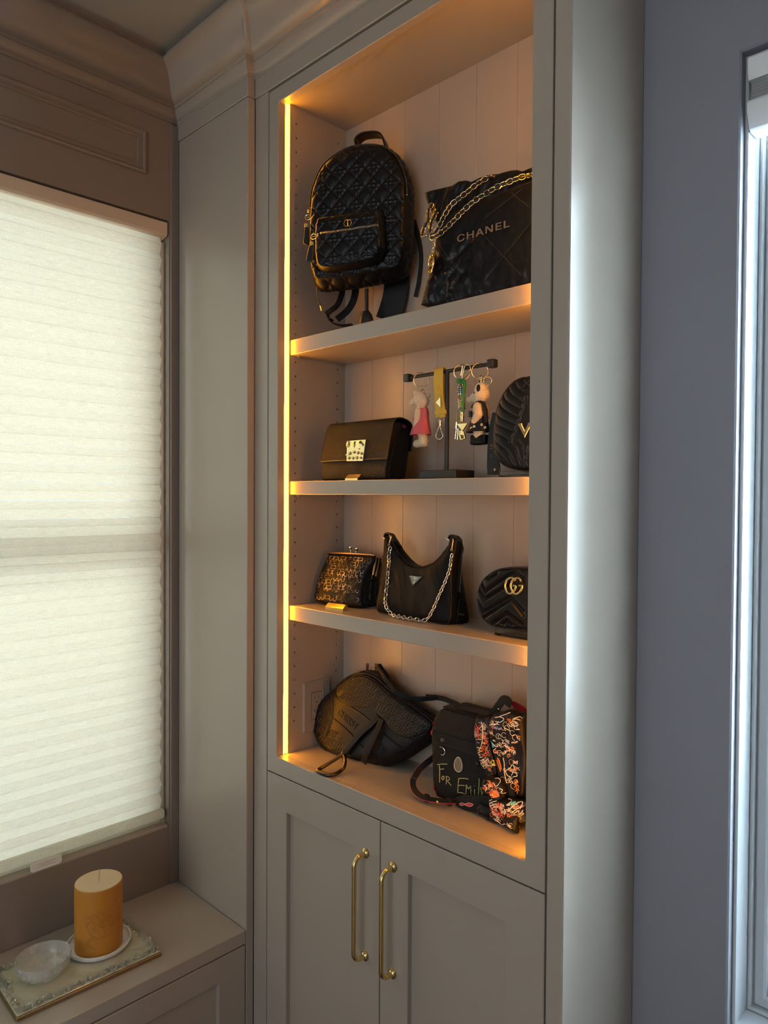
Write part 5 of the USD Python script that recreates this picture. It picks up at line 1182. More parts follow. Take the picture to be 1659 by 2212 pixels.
for l in ([(-0.1017,0.0829),(-0.0664,0.0707),(-0.0327,0.0557)], [(-0.0528,0.1206),(-0.0235,0.112),(0.0109,0.1009)], [(0.0539,0.0814),(0.0867,0.0692),(0.1209,0.0579)], [(-0.0169,0.0453),(0.0034,0.0379)], [(0.032,0.0269),(0.0481,0.0238)]):
    obj('embossed_bar', tube(FB(even(l, 24), .0002), .0021, 8), M['lamb'], t, 40)
def stirrup(pts_, mat, lift0, lift1, nm):
    P = curve(pts_, 40); Q = FB(P, 0.0); Q[:, 1] = np.minimum(Q[:, 1], 0) - np.linspace(lift0, lift1, 40)
    return obj(nm, sweep(Q, flat(.0160, .0034), up=(0, -1, 0)), mat, t, 40)
M['lamb_tan'] = M['lamb']
stirrup([(0.0392,0.117),(0.0228,0.0963),(0.0013,0.0745),(-0.0197,0.0486),(-0.0362,0.0255),(-0.0469,0.0065)], M['lamb'], .006, .010, 'stirrup_strap')
stirrup([(0.0517,0.1126),(0.0471,0.0915),(0.0395,0.0669),(0.0318,0.0423),(0.0237,0.0195),(0.0191,0.0047)], M['leather'], .008, .012, 'hanging_tab')
dq = [(0.2016,0.0676,0.905)] + [(0.2156,0.0628,0.9)] + [(0.2277,0.0498,0.89)] + [(0.2279,0.0401,0.883)] + [(0.2297,0.0219,0.8803)] + [(0.2236,0.0072,0.8801)] + [(0.2048,0.0023,0.8801)] + [(0.1858,0.0059,0.8803)] + [(0.1864,0.0268,0.886)] + [(0.1938,0.0486,0.896)] + [(0.1981,0.0603,0.902)]
def to_local(P, key):
    ox, oy, oz, yaw, lean = FR[key]; A_ = rot([0, 0, 1], yaw) @ rot([1, 0, 0], -lean)
    return (np.asarray(P) - [ox, oy, oz]) @ A_
dl = to_local(dq, 'sa')
obj('d_ring', sweep(curve(dl, 90, True), circ(.0044, 10), closed=True), M['dark_metal'], t, 50)
obj('ring_collar', cyl(dl[0] + [0, .004, .004], dl[0] + [0, -.001, -.004], .0062, 14), M['dark_metal'], t, 40)
# strap with its buckles, running behind the next bag
bs = [(0.2171,0.158,1.0949),(0.2285,0.158,1.1003)] + [(0.2542,0.152,1.0834),(0.2736,0.152,1.0671),(0.2954,0.152,1.0546)] + [(0.3119,0.16,1.0455)] + [(0.3272,0.172,1.0416)] + [(0.3475,0.184,1.0429)] + [(0.3786,0.192,1.0503)] + [(0.3476,0.196,1.0453),(0.3713,0.196,1.0491),(0.3992,0.196,1.0511),(0.422,0.196,1.0486),(0.4444,0.196,1.0449),(0.462,0.196,1.0368)]
obj('shoulder_strap', sweep(curve(to_local(bs, 'sa'), 90), flat(.0115, .0028), up=(.5, -.9, .5)), M['leather'], t, 40)
bb_ = to_local([(0.1932,0.156,1.0993),(0.1918,0.156,1.0879),(0.2191,0.156,1.1057),(0.2332,0.156,1.108),(0.2389,0.156,1.102),(0.2558,0.156,1.0889),(0.2627,0.156,1.0832)], 'sa')
obj('strap_buckle', [tube([bb_[0], bb_[1]], .0030, 8), torus(bb_[0], .0042, .0014, (.3, 1, .2), 18, 8), tube(bb_[2:4], .0022, 8)], M['black_iron'], t, 40, kind='stuff')
obj('strap_tongue', sweep(curve(bb_[3:], 20), flat(.012, .0042), up=(.3, -.3, 1)), M['leather'], t, 40)

# ------------------------------------------------------------------ box bag with hand lettering
t = bag_thing('box_bag', 'cu', 'black pebbled leather box bag with red edges and yellow hand-painted words')
XC = .272
fo = [(0.0029,0.0022),(-0.0058,0.0176),(-0.0093,0.0431),(-0.0124,0.0836),(-0.0163,0.1257),(-0.0142,0.151),(-0.0084,0.167),(0.001,0.1795),(0.0145,0.1877),(0.0572,0.1856),(0.1021,0.1842),(0.1454,0.1822)]
fo = [(p[0], max(p[1], .0012)) for p in fo]
zt_ = fo[-1][1]
ring = fo + [(XC - .02, zt_ - .001), (XC - .004, zt_ - .018), (XC, zt_ - .06), (XC, .03), (XC - .012, .003), (XC - .03, .0012), (.02, .0012)]
cm = bag(even(np.vstack([curve(fo, 90), ring[len(fo):]]), 150, True), .082, None, None, .004, .003, .012, puff=.0, rows=5)
cm = seat(shift(cm, .041), 3)
obj('body', cm, M['pebble'], t, 50); FC = Front(cm)
M['red_edge'] = plain('red_edge_paint', (.36, .02, .05), .4)
rp_ = np.array(even(curve(fo[:9], 60), 60)); rp_ = FC(rp_, .0045); rp_[:, 0] += .0018
obj('red_piping', tube(rp_, .0014, 8), M['red_edge'], t, 50)
bd_ = [(-0.0167,0.1359),(0.0932,0.1329),(0.1491,0.133),(0.15,0.1101),(0.0952,0.107),(-0.0169,0.113)]
M['calf'] = leather('black_smooth_calf', (.014, .014, .014), .48, 900.0, .08)
bpl = obj('smooth_band', FC.drape(T(plate(Polygon(np.vstack([even(bd_[:3], 30), even(bd_[3:], 30)])), .0018, .0004), M=FRONT), .0), M['calf'], t, 40)
stitch([[(-0.0154,0.1338),(0.0933,0.1307),(0.1475,0.1303)], [(-0.0158,0.1149),(0.0942,0.1097)]], M['thread'], t, surf=FC, lift=.0024)
stitch([[(0.0127,0.1844),(0.0574,0.182),(0.1005,0.1802)]], M['thread'], t, surf=FC, lift=.0006)
tz = [(-0.0026,0.1836),(0.0446,0.185),(0.0902,0.1847),(0.1141,0.1845)]
obj('top_flap', sweep(curve([(p[0], .035, p[1] + .001) for p in tz], 30), flat(.034, .004), up=(0, 0, 1)), M['calf'], t, 40)
sc1 = FC(np.array([[(0.0158,0.1221)][0]]))[0]
obj('spike_stud', T(lathe([(0, 0), (.0060, 0), (.0062, .002), (.0030, .0055), (0, .0075)], 20), (sc1[0], sc1[1] - .0018, sc1[2]), FRONT), plain('black_chrome', (.12, .12, .12), .18, 1.0), t, 40)
dr1 = [(0.0139,0.1067),(0.0142,0.1002)]
obj('d_ring_tab', poly_plate([(0.0062,0.1081),(0.021,0.1088),(0.0194,0.0995),(0.0096,0.099)], .002, -.0026, .0006), M['calf'], t)
obj('d_ring', torus((dr1[1][0], -.0060, dr1[1][1]), .0082, .0011, (0, 1, .1), 24, 8, arc=(160, 380)), M['silver'], t)
obj('stud', [ball(([(0.101,0.0927)][0][0], -.004, [(0.101,0.0927)][0][1]), .0045, 2, (1, .8, 1))], M['edge'], t)
ec = np.array([(0.0545,0.0809),(0.0538,0.096),(0.045,0.0787)]); eh, ew = ec[1][1] - ec[0][1], ec[0][0] - ec[2][0]
egg = [(ec[0][0] + ew * math.cos(a) * (1 - .22 * math.sin(a)), ec[0][1] + eh * math.sin(a)) for a in np.linspace(0, 2 * PI, 30, endpoint=False)]
M['chalk'] = plain('chalk_white', (.60, .58, .50), .8); M['chalk2'] = plain('bronze_embroidery', (.20, .165, .11), .7); M['crayon'] = material('yellow_crayon', {'t': ('texture_coordinate', {}), 'n': ('noise_texture', {'scale': 700.0, 'detail': 2.0}), 'r': ('rgb_ramp', {'ramp': [(.4, (.22, .21, .07)), (.62, (.62, .60, .22))]}), 'p': ('principled_bsdf', {'roughness': .8})}, [('t.object', 'n.vector'), ('n.fac', 'r.fac'), ('r.color', 'p.base_color')])
eg = obj('egg_patch', FC.drape(T(plate(Polygon(egg), .0008, .0002), M=FRONT), .0), M['chalk2'], t, 40)
obj('patch_rim', tube(FC(np.array(egg), .0008), .0008, 6, True), M['chalk'], eg)
def brush(lines, mat, nm, r=.0010, lift=.0003, parent=None):
    ms = [tube(FC(even(l, max(6, int(length(l) / .0015))), lift), r, 6) for l in lines]
    return obj(nm, ms, mat, parent or t, 50)
W_ = [('F', [[(0.0075,0.07),(0.0093,0.0557),(0.0103,0.0331)], [(0.002,0.0684),(0.0156,0.0727),(0.0273,0.075)], [(0.0091,0.0603),(0.02,0.0635)]]), ('o', [[(0.0167,0.0477),(0.015,0.0432),(0.0181,0.0399),(0.0212,0.044),(0.0199,0.0477),(0.0167,0.0477)]]),
      ('R', [[(0.0268,0.0502),(0.0268,0.0336)], [(0.0245,0.0488),(0.0323,0.0499),(0.0348,0.0456),(0.0288,0.0406)], [(0.0288,0.0406),(0.0338,0.0381),(0.0392,0.0338)]]),
      ('E', [[(0.0568,0.0526),(0.0559,0.038),(0.0554,0.0234)], [(0.0568,0.0526),(0.0684,0.0558),(0.0797,0.0569)], [(0.0563,0.0384),(0.0644,0.0407),(0.0719,0.0417)], [(0.0554,0.0238),(0.0641,0.0253),(0.0725,0.0254)]]),
      ('m', [[(0.0755,0.0453),(0.0757,0.0255)], [(0.0755,0.0448),(0.0805,0.037),(0.0858,0.0439)], [(0.0858,0.0447),(0.0874,0.0269)]]), ('i', [[(0.0952,0.0407),(0.0961,0.0283)], [(0.0945,0.0476),(0.0957,0.0464)]]), ('l', [[(0.1052,0.0644),(0.1052,0.044),(0.1048,0.0298)]]), ('y', [[(0.1095,0.0483),(0.1129,0.0319)], [(0.1167,0.0516),(0.113,0.0304)]])]
for k, (ch_, ls) in enumerate(W_): brush(ls, M['crayon'], 'painted_letter')
# strap lying in front
sA = [(0.4208,0.15,0.9407)] + [(0.4154,0.138,0.9328)] + [(0.4135,0.122,0.9269)] + [(0.4094,0.105,0.9166)] + [(0.4112,0.0867,0.905)] + [(0.4086,0.0847,0.893)] + [(0.4246,0.0708,0.888)] + [(0.4484,0.058,0.887)] + [(0.4674,0.0537,0.887)] + [(0.4907,0.0585,0.888)] + [(0.5146,0.0696,0.889)] + [(0.53,0.0807,0.89)]
SA = curve(to_local(sA, 'cu'), 80)
obj('strap', sweep(SA, flat(.013, .0030), up=(0, -1, 0)), M['calf'], t, 40)
tS, NS, BS = frames_along(SA, up=(0, -1, 0))
obj('strap_edge', [tube(SA + BS * .0062 * s_, .0010, 6) for s_ in (-1, 1)], M['red_edge'], t, kind='stuff')
for pt_ in ([(0.4737,0.055,0.888)][0], [(0.519,0.073,0.889)][0]):
    pl_ = to_local([pt_], 'cu')[0]; obj('keeper', T(rbox(-.0062, .0062, -.0042, .0042, -.0080, .0080, .002, 8), pl_, rot([0, 0, 1], -10)), M['calf'], t, 40)
pl_ = to_local([[(0.5044,0.0559,0.89)][0]], 'cu')[0]; obj('stud', ball(pl_ + [0, -.003, 0], .0028, 2), M['pale_gold'], t)
ws = [(0.0577,0.0168),(0.0669,0.0226),(0.0815,0.0299),(0.1213,0.0391),(0.1528,0.0457),(0.1543,0.0097),(0.1333,0.0062),(0.1047,0.0027),(0.0827,0.0014),(0.0658,0.0034),(0.0591,0.0072)]
ws = [(p[0], max(p[1], .0010)) for p in ws]
wm = shift(bag(even(ws, 90, True), .0045, lambda u, v, d: .004 * (meshkit.fbm(np.stack([u * 30, v * 30, 0 * u], 1), 2, 2) - .5), None, .003, .001, .004, rows=2), -.020)
wst = obj('wide_strap', wm, M['calf'], t, 50); FWS = Front(wm)
mk = [(0.0728,0.0103),(0.077,0.0136),(0.0825,0.0138),(0.0872,0.0138),(0.0925,0.0177),(0.0989,0.0187),(0.1062,0.0179),(0.1018,0.0139),(0.0965,0.011),(0.09,0.0113),(0.0854,0.0124),(0.08,0.009),(0.0753,0.0081)]
mkm = FWS.drape(T(plate(Polygon(mk), .0006, .0001), M=FRONT), .0)
obj('red_emblem', mkm, plain('bright_red_enamel', (.55, .03, .10), .4), wst, 40)
obj('emblem_rim', tube(FWS(even(mk, 50, True), .0006), .0005, 5, True), M['chalk'], wst)
obj('strap_bundle', [fuzzy([[((p[0], y, max(p[1], .014)), .013) for p, y in zip([(0.1278,-0.0043),(0.1283,-0.015),(0.1443,-0.015)], (-.022, -.022, -.018))]], .004, .002, 3)], M['calf'], t, 60)
hd = [(0.5651,0.15,1.0568),(0.5747,0.15,1.0701),(0.5853,0.15,1.0852),(0.5957,0.15,1.0977),(0.6071,0.15,1.0968),(0.6034,0.15,1.0873)]
obj('top_handle', sweep(curve(to_local(hd, 'cu'), 40), flat(.017, .0035), up=(0, -1, .3)), M['calf'], t, 40)
pl_ = to_local([[(0.5882,0.146,1.0778)][0]], 'cu')[0]; obj('stud', ball(pl_ + [0, -.002, 0], .0024, 2), M['silver'], t)
M['deep_red'] = leather('deep_red_leather', (.22, .012, .03), .5, 700.0, .2)
rd = [(0.1394,0.2174),(0.1511,0.2171),(0.1708,0.2112),(0.1781,0.2039),(0.1787,0.1898),(0.1609,0.1935),(0.1481,0.203)]
rd = [(min(p[0], XC + .001), p[1]) for p in rd]
obj('red_lining_flap', poly_plate(rd, .004, .055, .001), M['deep_red'], t, 40)

# ------------------------------------------------------------------ printed scarf tied on the box bag
x, y, z, yaw, lean = FR['cu']
t = thing('silk_scarf', 'black silk scarf with multicoloured scribble print knotted around the box bag', 'scarf', (x, y, z), yaw, lean)
M['silk'] = leather('black_silk', (.006, .0045, .005), .46, 900.0, .03, spec=.32)
INK = {}
for n_, c_ in (('ink_cream', (.72, .62, .48)), ('ink_white', (.75, .73, .72)), ('ink_orange', (.72, .22, .04)), ('ink_coral', (.66, .10, .07)), ('ink_yellow', (.72, .60, .08)), ('ink_blue', (.07, .12, .40)), ('ink_cyan', (.05, .45, .58))):
    INK[n_] = plain(n_, c_, .45)
def cloth(name, pts_, d, thick, res, fold_dir, seed, amp=.006, fq=60):
    pts_ = [(min(p[0], XC + .0015), max(p[1], .0012 + (0 if d > -.03 else .0))) for p in pts_]
    a = math.radians(fold_dir)
    def wr(u, v, dd):
        s_ = u * math.cos(a) + v * math.sin(a); k_ = -u * math.sin(a) + v * math.cos(a)
        n_ = meshkit.fbm(np.stack([s_ * fq, k_ * fq * .22, 0 * u + seed], 1), 3, seed)
        return (amp * (n_ - .45) + amp * .9 * (.5 - np.abs(2 * meshkit.noise(np.stack([s_ * fq * .9, k_ * fq * .2, 0 * u + seed + 5], 1), seed) - 1))) * np.clip(dd / .004, 0, 1)
    m_ = shift(bag(even(curve(pts_, 120, True), 120, True), thick, wr, None, res, .004, .012, puff=.002, rows=4), d + thick / 2)
    m_ = seat(m_, FR['cu'][4], .0008)
    return obj(name, m_, M['silk'], t, 60), m_, pts_
def scribble(parent, surf, lines, ink, r=.00052, lift=.0003):
    ms = []
    for l in lines:
        P = surf(even(curve(l, 8 * len(l)) if len(l) > 2 else l, max(5, int(length(l) / .0016))), lift); P[:, 2] = np.maximum(P[:, 2], .0012); ms.append(tube(P, r, 5))
    obj('printed_lines', ms, INK[ink], parent, 50, kind='stuff')
def patch(parent, surf, ring_, ink, lift=.0002):
    obj('printed_patch', surf.drape(T(plate(Polygon(even(curve(ring_, 30, True), 30, True)).buffer(0), .0005, 0), M=FRONT), lift - .0002), INK[ink], parent, 40)
def rnd_scribbles(parent, surf, ring_, n, seed, inks, size=.012, r=.00042):
    rg = np.random.default_rng(seed); pg = Polygon(ring_).buffer(-.004); x0, y0, x1, y1 = pg.bounds; by = {}
    k = 0
    while k < n:
        c_ = np.array([rg.uniform(x0, x1), rg.uniform(y0, y1)])
        if not pg.contains(Point(c_)): continue
        k += 1; s_ = size * rg.uniform(.5, 1.3); th = rg.uniform(-.6, .9); kind_ = rg.integers(0, 4); u = np.linspace(0, 1, 16)
        if kind_ == 0: P = np.stack([s_ * (u - .5), s_ * .3 * np.sin(u * 2 * PI * 2.5 + rg.uniform(0, 6))], 1)
        elif kind_ == 1: P = np.stack([s_ * (u - .5) + s_ * .22 * np.cos(u * 18), s_ * .25 * np.sin(u * 18)], 1)
        elif kind_ == 2: P = np.stack([s_ * .4 * np.cos(u * 5), s_ * .4 * np.sin(u * 5)], 1)
        else: P = np.stack([s_ * (u - .5) * 1.2, s_ * .25 * (u - .5) ** 2 * 4], 1)
        R2 = np.array([[math.cos(th), -math.sin(th)], [math.sin(th), math.cos(th)]]); P = P @ R2.T + c_
        if not pg.contains(LineString(P)): k -= .7; continue
        by.setdefault(inks[rg.integers(0, len(inks))], []).append(P)
    for ink, ls in by.items(): scribble(parent, surf, ls, ink, r)
# upper left fold
a_ = [(0.1026,0.1916),(0.1162,0.1937),(0.1286,0.1972),(0.1344,0.1856),(0.1367,0.1722),(0.1346,0.1594),(0.138,0.1416),(0.1441,0.1214),(0.1508,0.1061),(0.1541,0.09),(0.1514,0.0695),(0.1413,0.0593),(0.1287,0.0623),(0.1206,0.0851),(0.1128,0.0988),(0.1077,0.1132),(0.1025,0.1277),(0.097,0.1516),(0.0962,0.1703),(0.0984,0.1833)]
c1, m1, r1_ = cloth('left_fold', a_, -.012, .012, .0026, 8, 3, .008, 70); S1 = Front(m1)
patch(c1, S1, [(0.0985,0.1429),(0.103,0.1454),(0.1059,0.1414),(0.1043,0.1355),(0.0998,0.1353)], 'ink_blue')
patch(c1, S1, [(0.1009,0.1293),(0.1053,0.1334),(0.1086,0.1201),(0.1071,0.1135)], 'ink_yellow')
patch(c1, S1, [(0.1291,0.1687),(0.1379,0.1713),(0.1407,0.168),(0.1329,0.1648)], 'ink_coral')
patch(c1, S1, [(0.1347,0.1629),(0.1401,0.1609),(0.1429,0.1569),(0.1358,0.157)], 'ink_orange')
patch(c1, S1, [(0.142,0.1137),(0.1483,0.1113),(0.1512,0.1043),(0.1433,0.1032),(0.1405,0.1072)], 'ink_yellow')
scribble(c1, S1, [[(0.0974,0.1709),(0.104,0.166),(0.1089,0.1576),(0.1102,0.1485)], [(0.0985,0.1672),(0.1033,0.1596),(0.1055,0.1506)], [(0.0999,0.1777),(0.1066,0.1696),(0.1097,0.1609)], [(0.1225,0.1557),(0.1294,0.1618),(0.1348,0.1606),(0.1341,0.1551),(0.1253,0.1532),(0.1225,0.1557)], [(0.1291,0.1471),(0.1239,0.1429),(0.132,0.1415),(0.1287,0.1361),(0.1233,0.1358)], [(0.1269,0.135),(0.131,0.1235),(0.1329,0.1186)], [(0.1237,0.1265),(0.136,0.1308)], [(0.1186,0.1192),(0.1276,0.1174),(0.1364,0.1209),(0.1344,0.1258),(0.1239,0.1219),(0.1205,0.1165)]], 'ink_coral', .0008)
scribble(c1, S1, [[(0.0986,0.1649),(0.1072,0.1541)], [(0.0984,0.1601),(0.1055,0.1514)], [(0.0989,0.1555),(0.1029,0.1493)], [(0.101,0.1278),(0.1109,0.1315),(0.1148,0.123),(0.1059,0.1195),(0.1132,0.118),(0.1089,0.1139)], [(0.1091,0.1296),(0.118,0.1331),(0.1102,0.1251),(0.1192,0.1256)]], 'ink_cream', .0007)
scribble(c1, S1, [[(0.1145,0.1837),(0.1175,0.1687),(0.1184,0.1471),(0.1163,0.1311)], [(0.1048,0.1458),(0.112,0.1481),(0.1174,0.1485)], [(0.1246,0.1051),(0.1297,0.1109),(0.1353,0.1044),(0.1404,0.1102)], [(0.1265,0.1009),(0.1337,0.0995),(0.1424,0.103)], [(0.1108,0.1105),(0.1206,0.115)], [(0.1119,0.1053),(0.1226,0.1093)], [(0.114,0.0995),(0.1246,0.1043)], [(0.1115,0.1161),(0.1168,0.1203)]], 'ink_white', .0007)
rnd_scribbles(c1, S1, r1_, 48, 21, ['ink_cream', 'ink_coral', 'ink_white', 'ink_orange'], .010)
# upper right fold
a_ = [(0.1348,0.1915),(0.1449,0.2043),(0.1604,0.2095),(0.1774,0.2173),(0.1944,0.2166),(0.2039,0.2109),(0.2115,0.2079),(0.2166,0.0732),(0.2005,0.0587),(0.1838,0.0514),(0.168,0.0609),(0.1585,0.0814),(0.1523,0.1075),(0.1453,0.1289),(0.1382,0.1505),(0.1321,0.1709),(0.1307,0.1814)]
c2, m2, r2_ = cloth('right_fold', a_, -.020, .016, .0028, 12, 6, .010, 55); S2 = Front(m2)
scribble(c2, S2, [[(0.1473,0.1988),(0.1594,0.2019),(0.1681,0.1998),(0.1598,0.1921),(0.1493,0.1916)], [(0.1357,0.1812),(0.1478,0.1867),(0.1582,0.1872)], [(0.1406,0.1914),(0.1459,0.1894),(0.1408,0.1853),(0.1496,0.1855),(0.1563,0.1929)], [(0.1576,0.2031),(0.1661,0.207),(0.1812,0.2152)], [(0.1645,0.1596),(0.1697,0.1592),(0.1665,0.1524),(0.1733,0.1547),(0.1736,0.1464)], [(0.1701,0.1502),(0.1787,0.1475),(0.1832,0.1425),(0.1739,0.1389),(0.1741,0.1344)], [(0.144,0.1492),(0.153,0.1435),(0.1582,0.1453)], [(0.1531,0.1404),(0.1464,0.1329),(0.15,0.1306),(0.1569,0.1321)], [(0.1866,0.1417),(0.1907,0.1441),(0.1942,0.1419),(0.1901,0.1387)], [(0.1754,0.1015),(0.1853,0.1099),(0.1901,0.117),(0.1938,0.1089),(0.1876,0.0954)], [(0.1915,0.1248),(0.1967,0.1215),(0.1998,0.1267),(0.1993,0.1191)], [(0.194,0.1044),(0.2009,0.0986),(0.191,0.0933)], [(0.1722,0.1839),(0.1791,0.1823),(0.1843,0.1803)], [(0.1736,0.1026),(0.1791,0.0934),(0.186,0.092)], [(0.1693,0.1258),(0.1723,0.1144),(0.173,0.0964),(0.178,0.0781)]], 'ink_white', .0008)
scribble(c2, S2, [[(0.1837,0.1953),(0.1919,0.2014),(0.2003,0.2)], [(0.1854,0.1934),(0.1937,0.1987),(0.2021,0.1974)], [(0.1885,0.2022),(0.1967,0.2068),(0.2051,0.2055)], [(0.1901,0.2055),(0.1999,0.2104),(0.2075,0.2096)], [(0.194,0.1913),(0.2022,0.1959)], [(0.1803,0.1946),(0.1839,0.1893),(0.1905,0.1936)]], 'ink_cream', .0009)
scribble(c2, S2, [[(0.1559,0.1228),(0.1612,0.1118),(0.1651,0.1006)], [(0.1582,0.1218),(0.1633,0.1108),(0.1659,0.1023)], [(0.1549,0.118),(0.1597,0.1069),(0.1644,0.0974)]] + [[(0.1946,0.0867),(0.197,0.0902),(0.2004,0.0888),(0.1997,0.0849)], [(0.1932,0.0803),(0.1964,0.0841),(0.1999,0.082),(0.1992,0.0781)], [(0.1984,0.0771),(0.2016,0.0809),(0.205,0.0788),(0.2034,0.0754)], [(0.1935,0.0729),(0.1967,0.0767),(0.2001,0.0746),(0.1986,0.0705)], [(0.2003,0.0702),(0.2035,0.074),(0.2061,0.0709)], [(0.1954,0.0659),(0.1986,0.0698),(0.2021,0.0676),(0.2006,0.0635)]], 'ink_orange', .0009)
patch(c2, S2, [(0.1418,0.1817),(0.1487,0.1846),(0.1567,0.1823),(0.1551,0.1775),(0.1464,0.178)], 'ink_blue')
patch(c2, S2, [(0.1576,0.181),(0.161,0.1824),(0.1637,0.1807),(0.1612,0.1775),(0.1581,0.178)], 'ink_blue')
patch(c2, S2, [(0.1757,0.1582),(0.18,0.1598),(0.1815,0.1556),(0.1769,0.1509)], 'ink_blue')
patch(c2, S2, [(0.1404,0.153),(0.1467,0.1482),(0.1495,0.1427),(0.1426,0.1397)], 'ink_cyan')
rnd_scribbles(c2, S2, r2_, 62, 22, ['ink_white', 'ink_white', 'ink_cream', 'ink_orange'], .011)
# knot and falling end
a_ = [(0.1357,0.0787),(0.146,0.085),(0.1581,0.0857),(0.1686,0.0807),(0.1774,0.0739),(0.1813,0.063),(0.1782,0.0532),(0.1683,0.0462),(0.1562,0.046),(0.1473,0.0512),(0.1385,0.052),(0.1345,0.0632)]
c3, m3_, r3_ = cloth('knot', a_, -.040, .020, .0026, 40, 9, .010, 80); S3 = Front(m3_)
patch(c3, S3, [(0.1567,0.0552),(0.1624,0.0649),(0.1729,0.0594),(0.1705,0.0543),(0.1578,0.0503)], 'ink_orange')
patch(c3, S3, [(0.1487,0.0818),(0.1539,0.0823),(0.1567,0.0763),(0.1536,0.068),(0.1501,0.0701),(0.1524,0.0767)], 'ink_orange')
scribble(c3, S3, [[(0.1413,0.0709),(0.1467,0.0677),(0.1452,0.0598)], [(0.1598,0.086),(0.1667,0.0862),(0.1703,0.0797),(0.1654,0.0739),(0.16,0.0801)], [(0.1724,0.0712),(0.1792,0.07),(0.1761,0.0647),(0.1829,0.0635)]], 'ink_white', .0008)
rnd_scribbles(c3, S3, r3_, 26, 23, ['ink_white', 'ink_coral', 'ink_orange', 'ink_cream'], .009)
a_ = [(0.1461,0.0453),(0.1608,0.0476),(0.1778,0.0506),(0.198,0.0529),(0.2112,0.0549),(0.2275,0.0562),(0.2287,0.0244),(0.2178,0.0111),(0.2051,-0.0028),(0.1854,-0.0115),(0.1633,-0.0149),(0.1443,-0.0173),(0.1422,-0.0103),(0.1486,0.0051),(0.1487,0.0233)]
c4, m4, r4_ = cloth('falling_end', a_, -.034, .022, .0028, 35, 12, .012, 55); S4 = Front(m4)
scribble(c4, S4, [[(0.1512,0.0417),(0.1579,0.0465),(0.1664,0.0502)], [(0.1522,0.0374),(0.1598,0.0424),(0.1683,0.0462)], [(0.155,0.0336),(0.1634,0.0389),(0.1693,0.0419)], [(0.1586,0.0301),(0.1653,0.0349),(0.1695,0.0375)], [(0.1867,0.0525),(0.1968,0.0522),(0.1904,0.0445),(0.1971,0.0463)], [(0.1989,0.0409),(0.2101,0.0527),(0.2199,0.0553),(0.2138,0.042)], [(0.2025,0.0345),(0.2137,0.0449),(0.2233,0.0504)], [(0.2059,0.0325),(0.2123,0.0386),(0.2142,0.0318),(0.2204,0.0408)], [(0.1454,-0.0097),(0.153,-0.0031),(0.1654,-0.0101)], [(0.1681,0.0087),(0.1767,0.0051),(0.1719,-0.0022),(0.1868,0.0079),(0.1937,0.004)], [(0.1857,0.0359),(0.1884,0.0307),(0.1861,0.0256)]], 'ink_white', .0009)
scribble(c4, S4, [[(0.1729,0.0369),(0.1775,0.0292)], [(0.1746,0.0388),(0.1792,0.0296)], [(0.1719,-0.0007),(0.1785,0.0041),(0.182,0.0007),(0.1755,-0.0072)], [(0.2002,0.0088),(0.2066,0.015),(0.2133,0.0125),(0.2069,0.0063),(0.2019,0.0063)], [(0.1988,0.0025),(0.2068,0.0092),(0.2151,0.0086),(0.2087,0.0024)], [(0.1956,-0.0029),(0.2037,0.0024),(0.2088,0.0009)]], 'ink_coral', .0009)
patch(c4, S4, [(0.1945,0.0471),(0.2001,0.053),(0.2051,0.0529),(0.202,0.0476)], 'ink_cyan')
rnd_scribbles(c4, S4, r4_, 76, 24, ['ink_white', 'ink_cream', 'ink_coral', 'ink_orange', 'ink_white'], .011)
a_ = [(0.1863,-0.0076),(0.2028,-0.0014),(0.2142,0.0048),(0.2154,-0.0051),(0.2175,-0.0191),(0.2153,-0.0242),(0.2069,-0.0208),(0.195,-0.0155)]
zmin = min(p[1] for p in a_)
a_ = [(p[0], p[1] - min(0, zmin - .001) * (1 if p[1] < .01 else 1)) for p in a_]
c5, m5, r5_ = cloth('tail', a_, -.050, .008, .0028, 60, 14, .005, 60); S5 = Front(m5)
rnd_scribbles(c5, S5, r5_, 9, 25, ['ink_white', 'ink_cream'], .008)

# ================================================================== ON THE BENCH
ZB = .4204
t = thing('crystal_tray', 'rectangular gold-edged tray rimmed with crushed clear glass on the window bench', 'tray', (-.2085, -.3795, ZB), -1.8)
M['resin'] = material('pearly_resin', {'t': ('texture_coordinate', {}), 'n': ('noise_texture', {'scale': 14.0, 'detail': 5.0, 'distortion': 1.2}), 'r': ('rgb_ramp', {'ramp': [(.3, (.42, .40, .26)), (.5, (.55, .54, .40)), (.7, (.62, .52, .34))]}), 'p': ('principled_bsdf', {'roughness': .12, 'coat_weight': .5, 'coat_roughness': .05})}, [('t.object', 'n.vector'), ('n.fac', 'r.fac'), ('r.color', 'p.base_color')])
M['tray_gold'] = plain('dull_gold_edge', (.38, .29, .16), .42, 1.0)
obj('tray_base', cbox(-.0945, .0945, -.1605, .1605, .0004, .0092, .0012), M['tray_gold'], t)
obj('resin_top', cbox(-.0925, .0925, -.1585, .1585, .0094, .0132, .001), M['resin'], t)
M['crystal'] = plain('clear_glass_chips', (.95, .93, .82), .03, 0.0, transmission_weight=.84, ior=1.5)
rg = np.random.default_rng(31); chips = []
per = [(x_, sy * .1500) for sy in (-1, 1) for x_ in np.arange(-.088, .089, .0036)] + [(sx_ * .084, y_) for sx_ in (-1, 1) for y_ in np.arange(-.152, .153, .0036)]
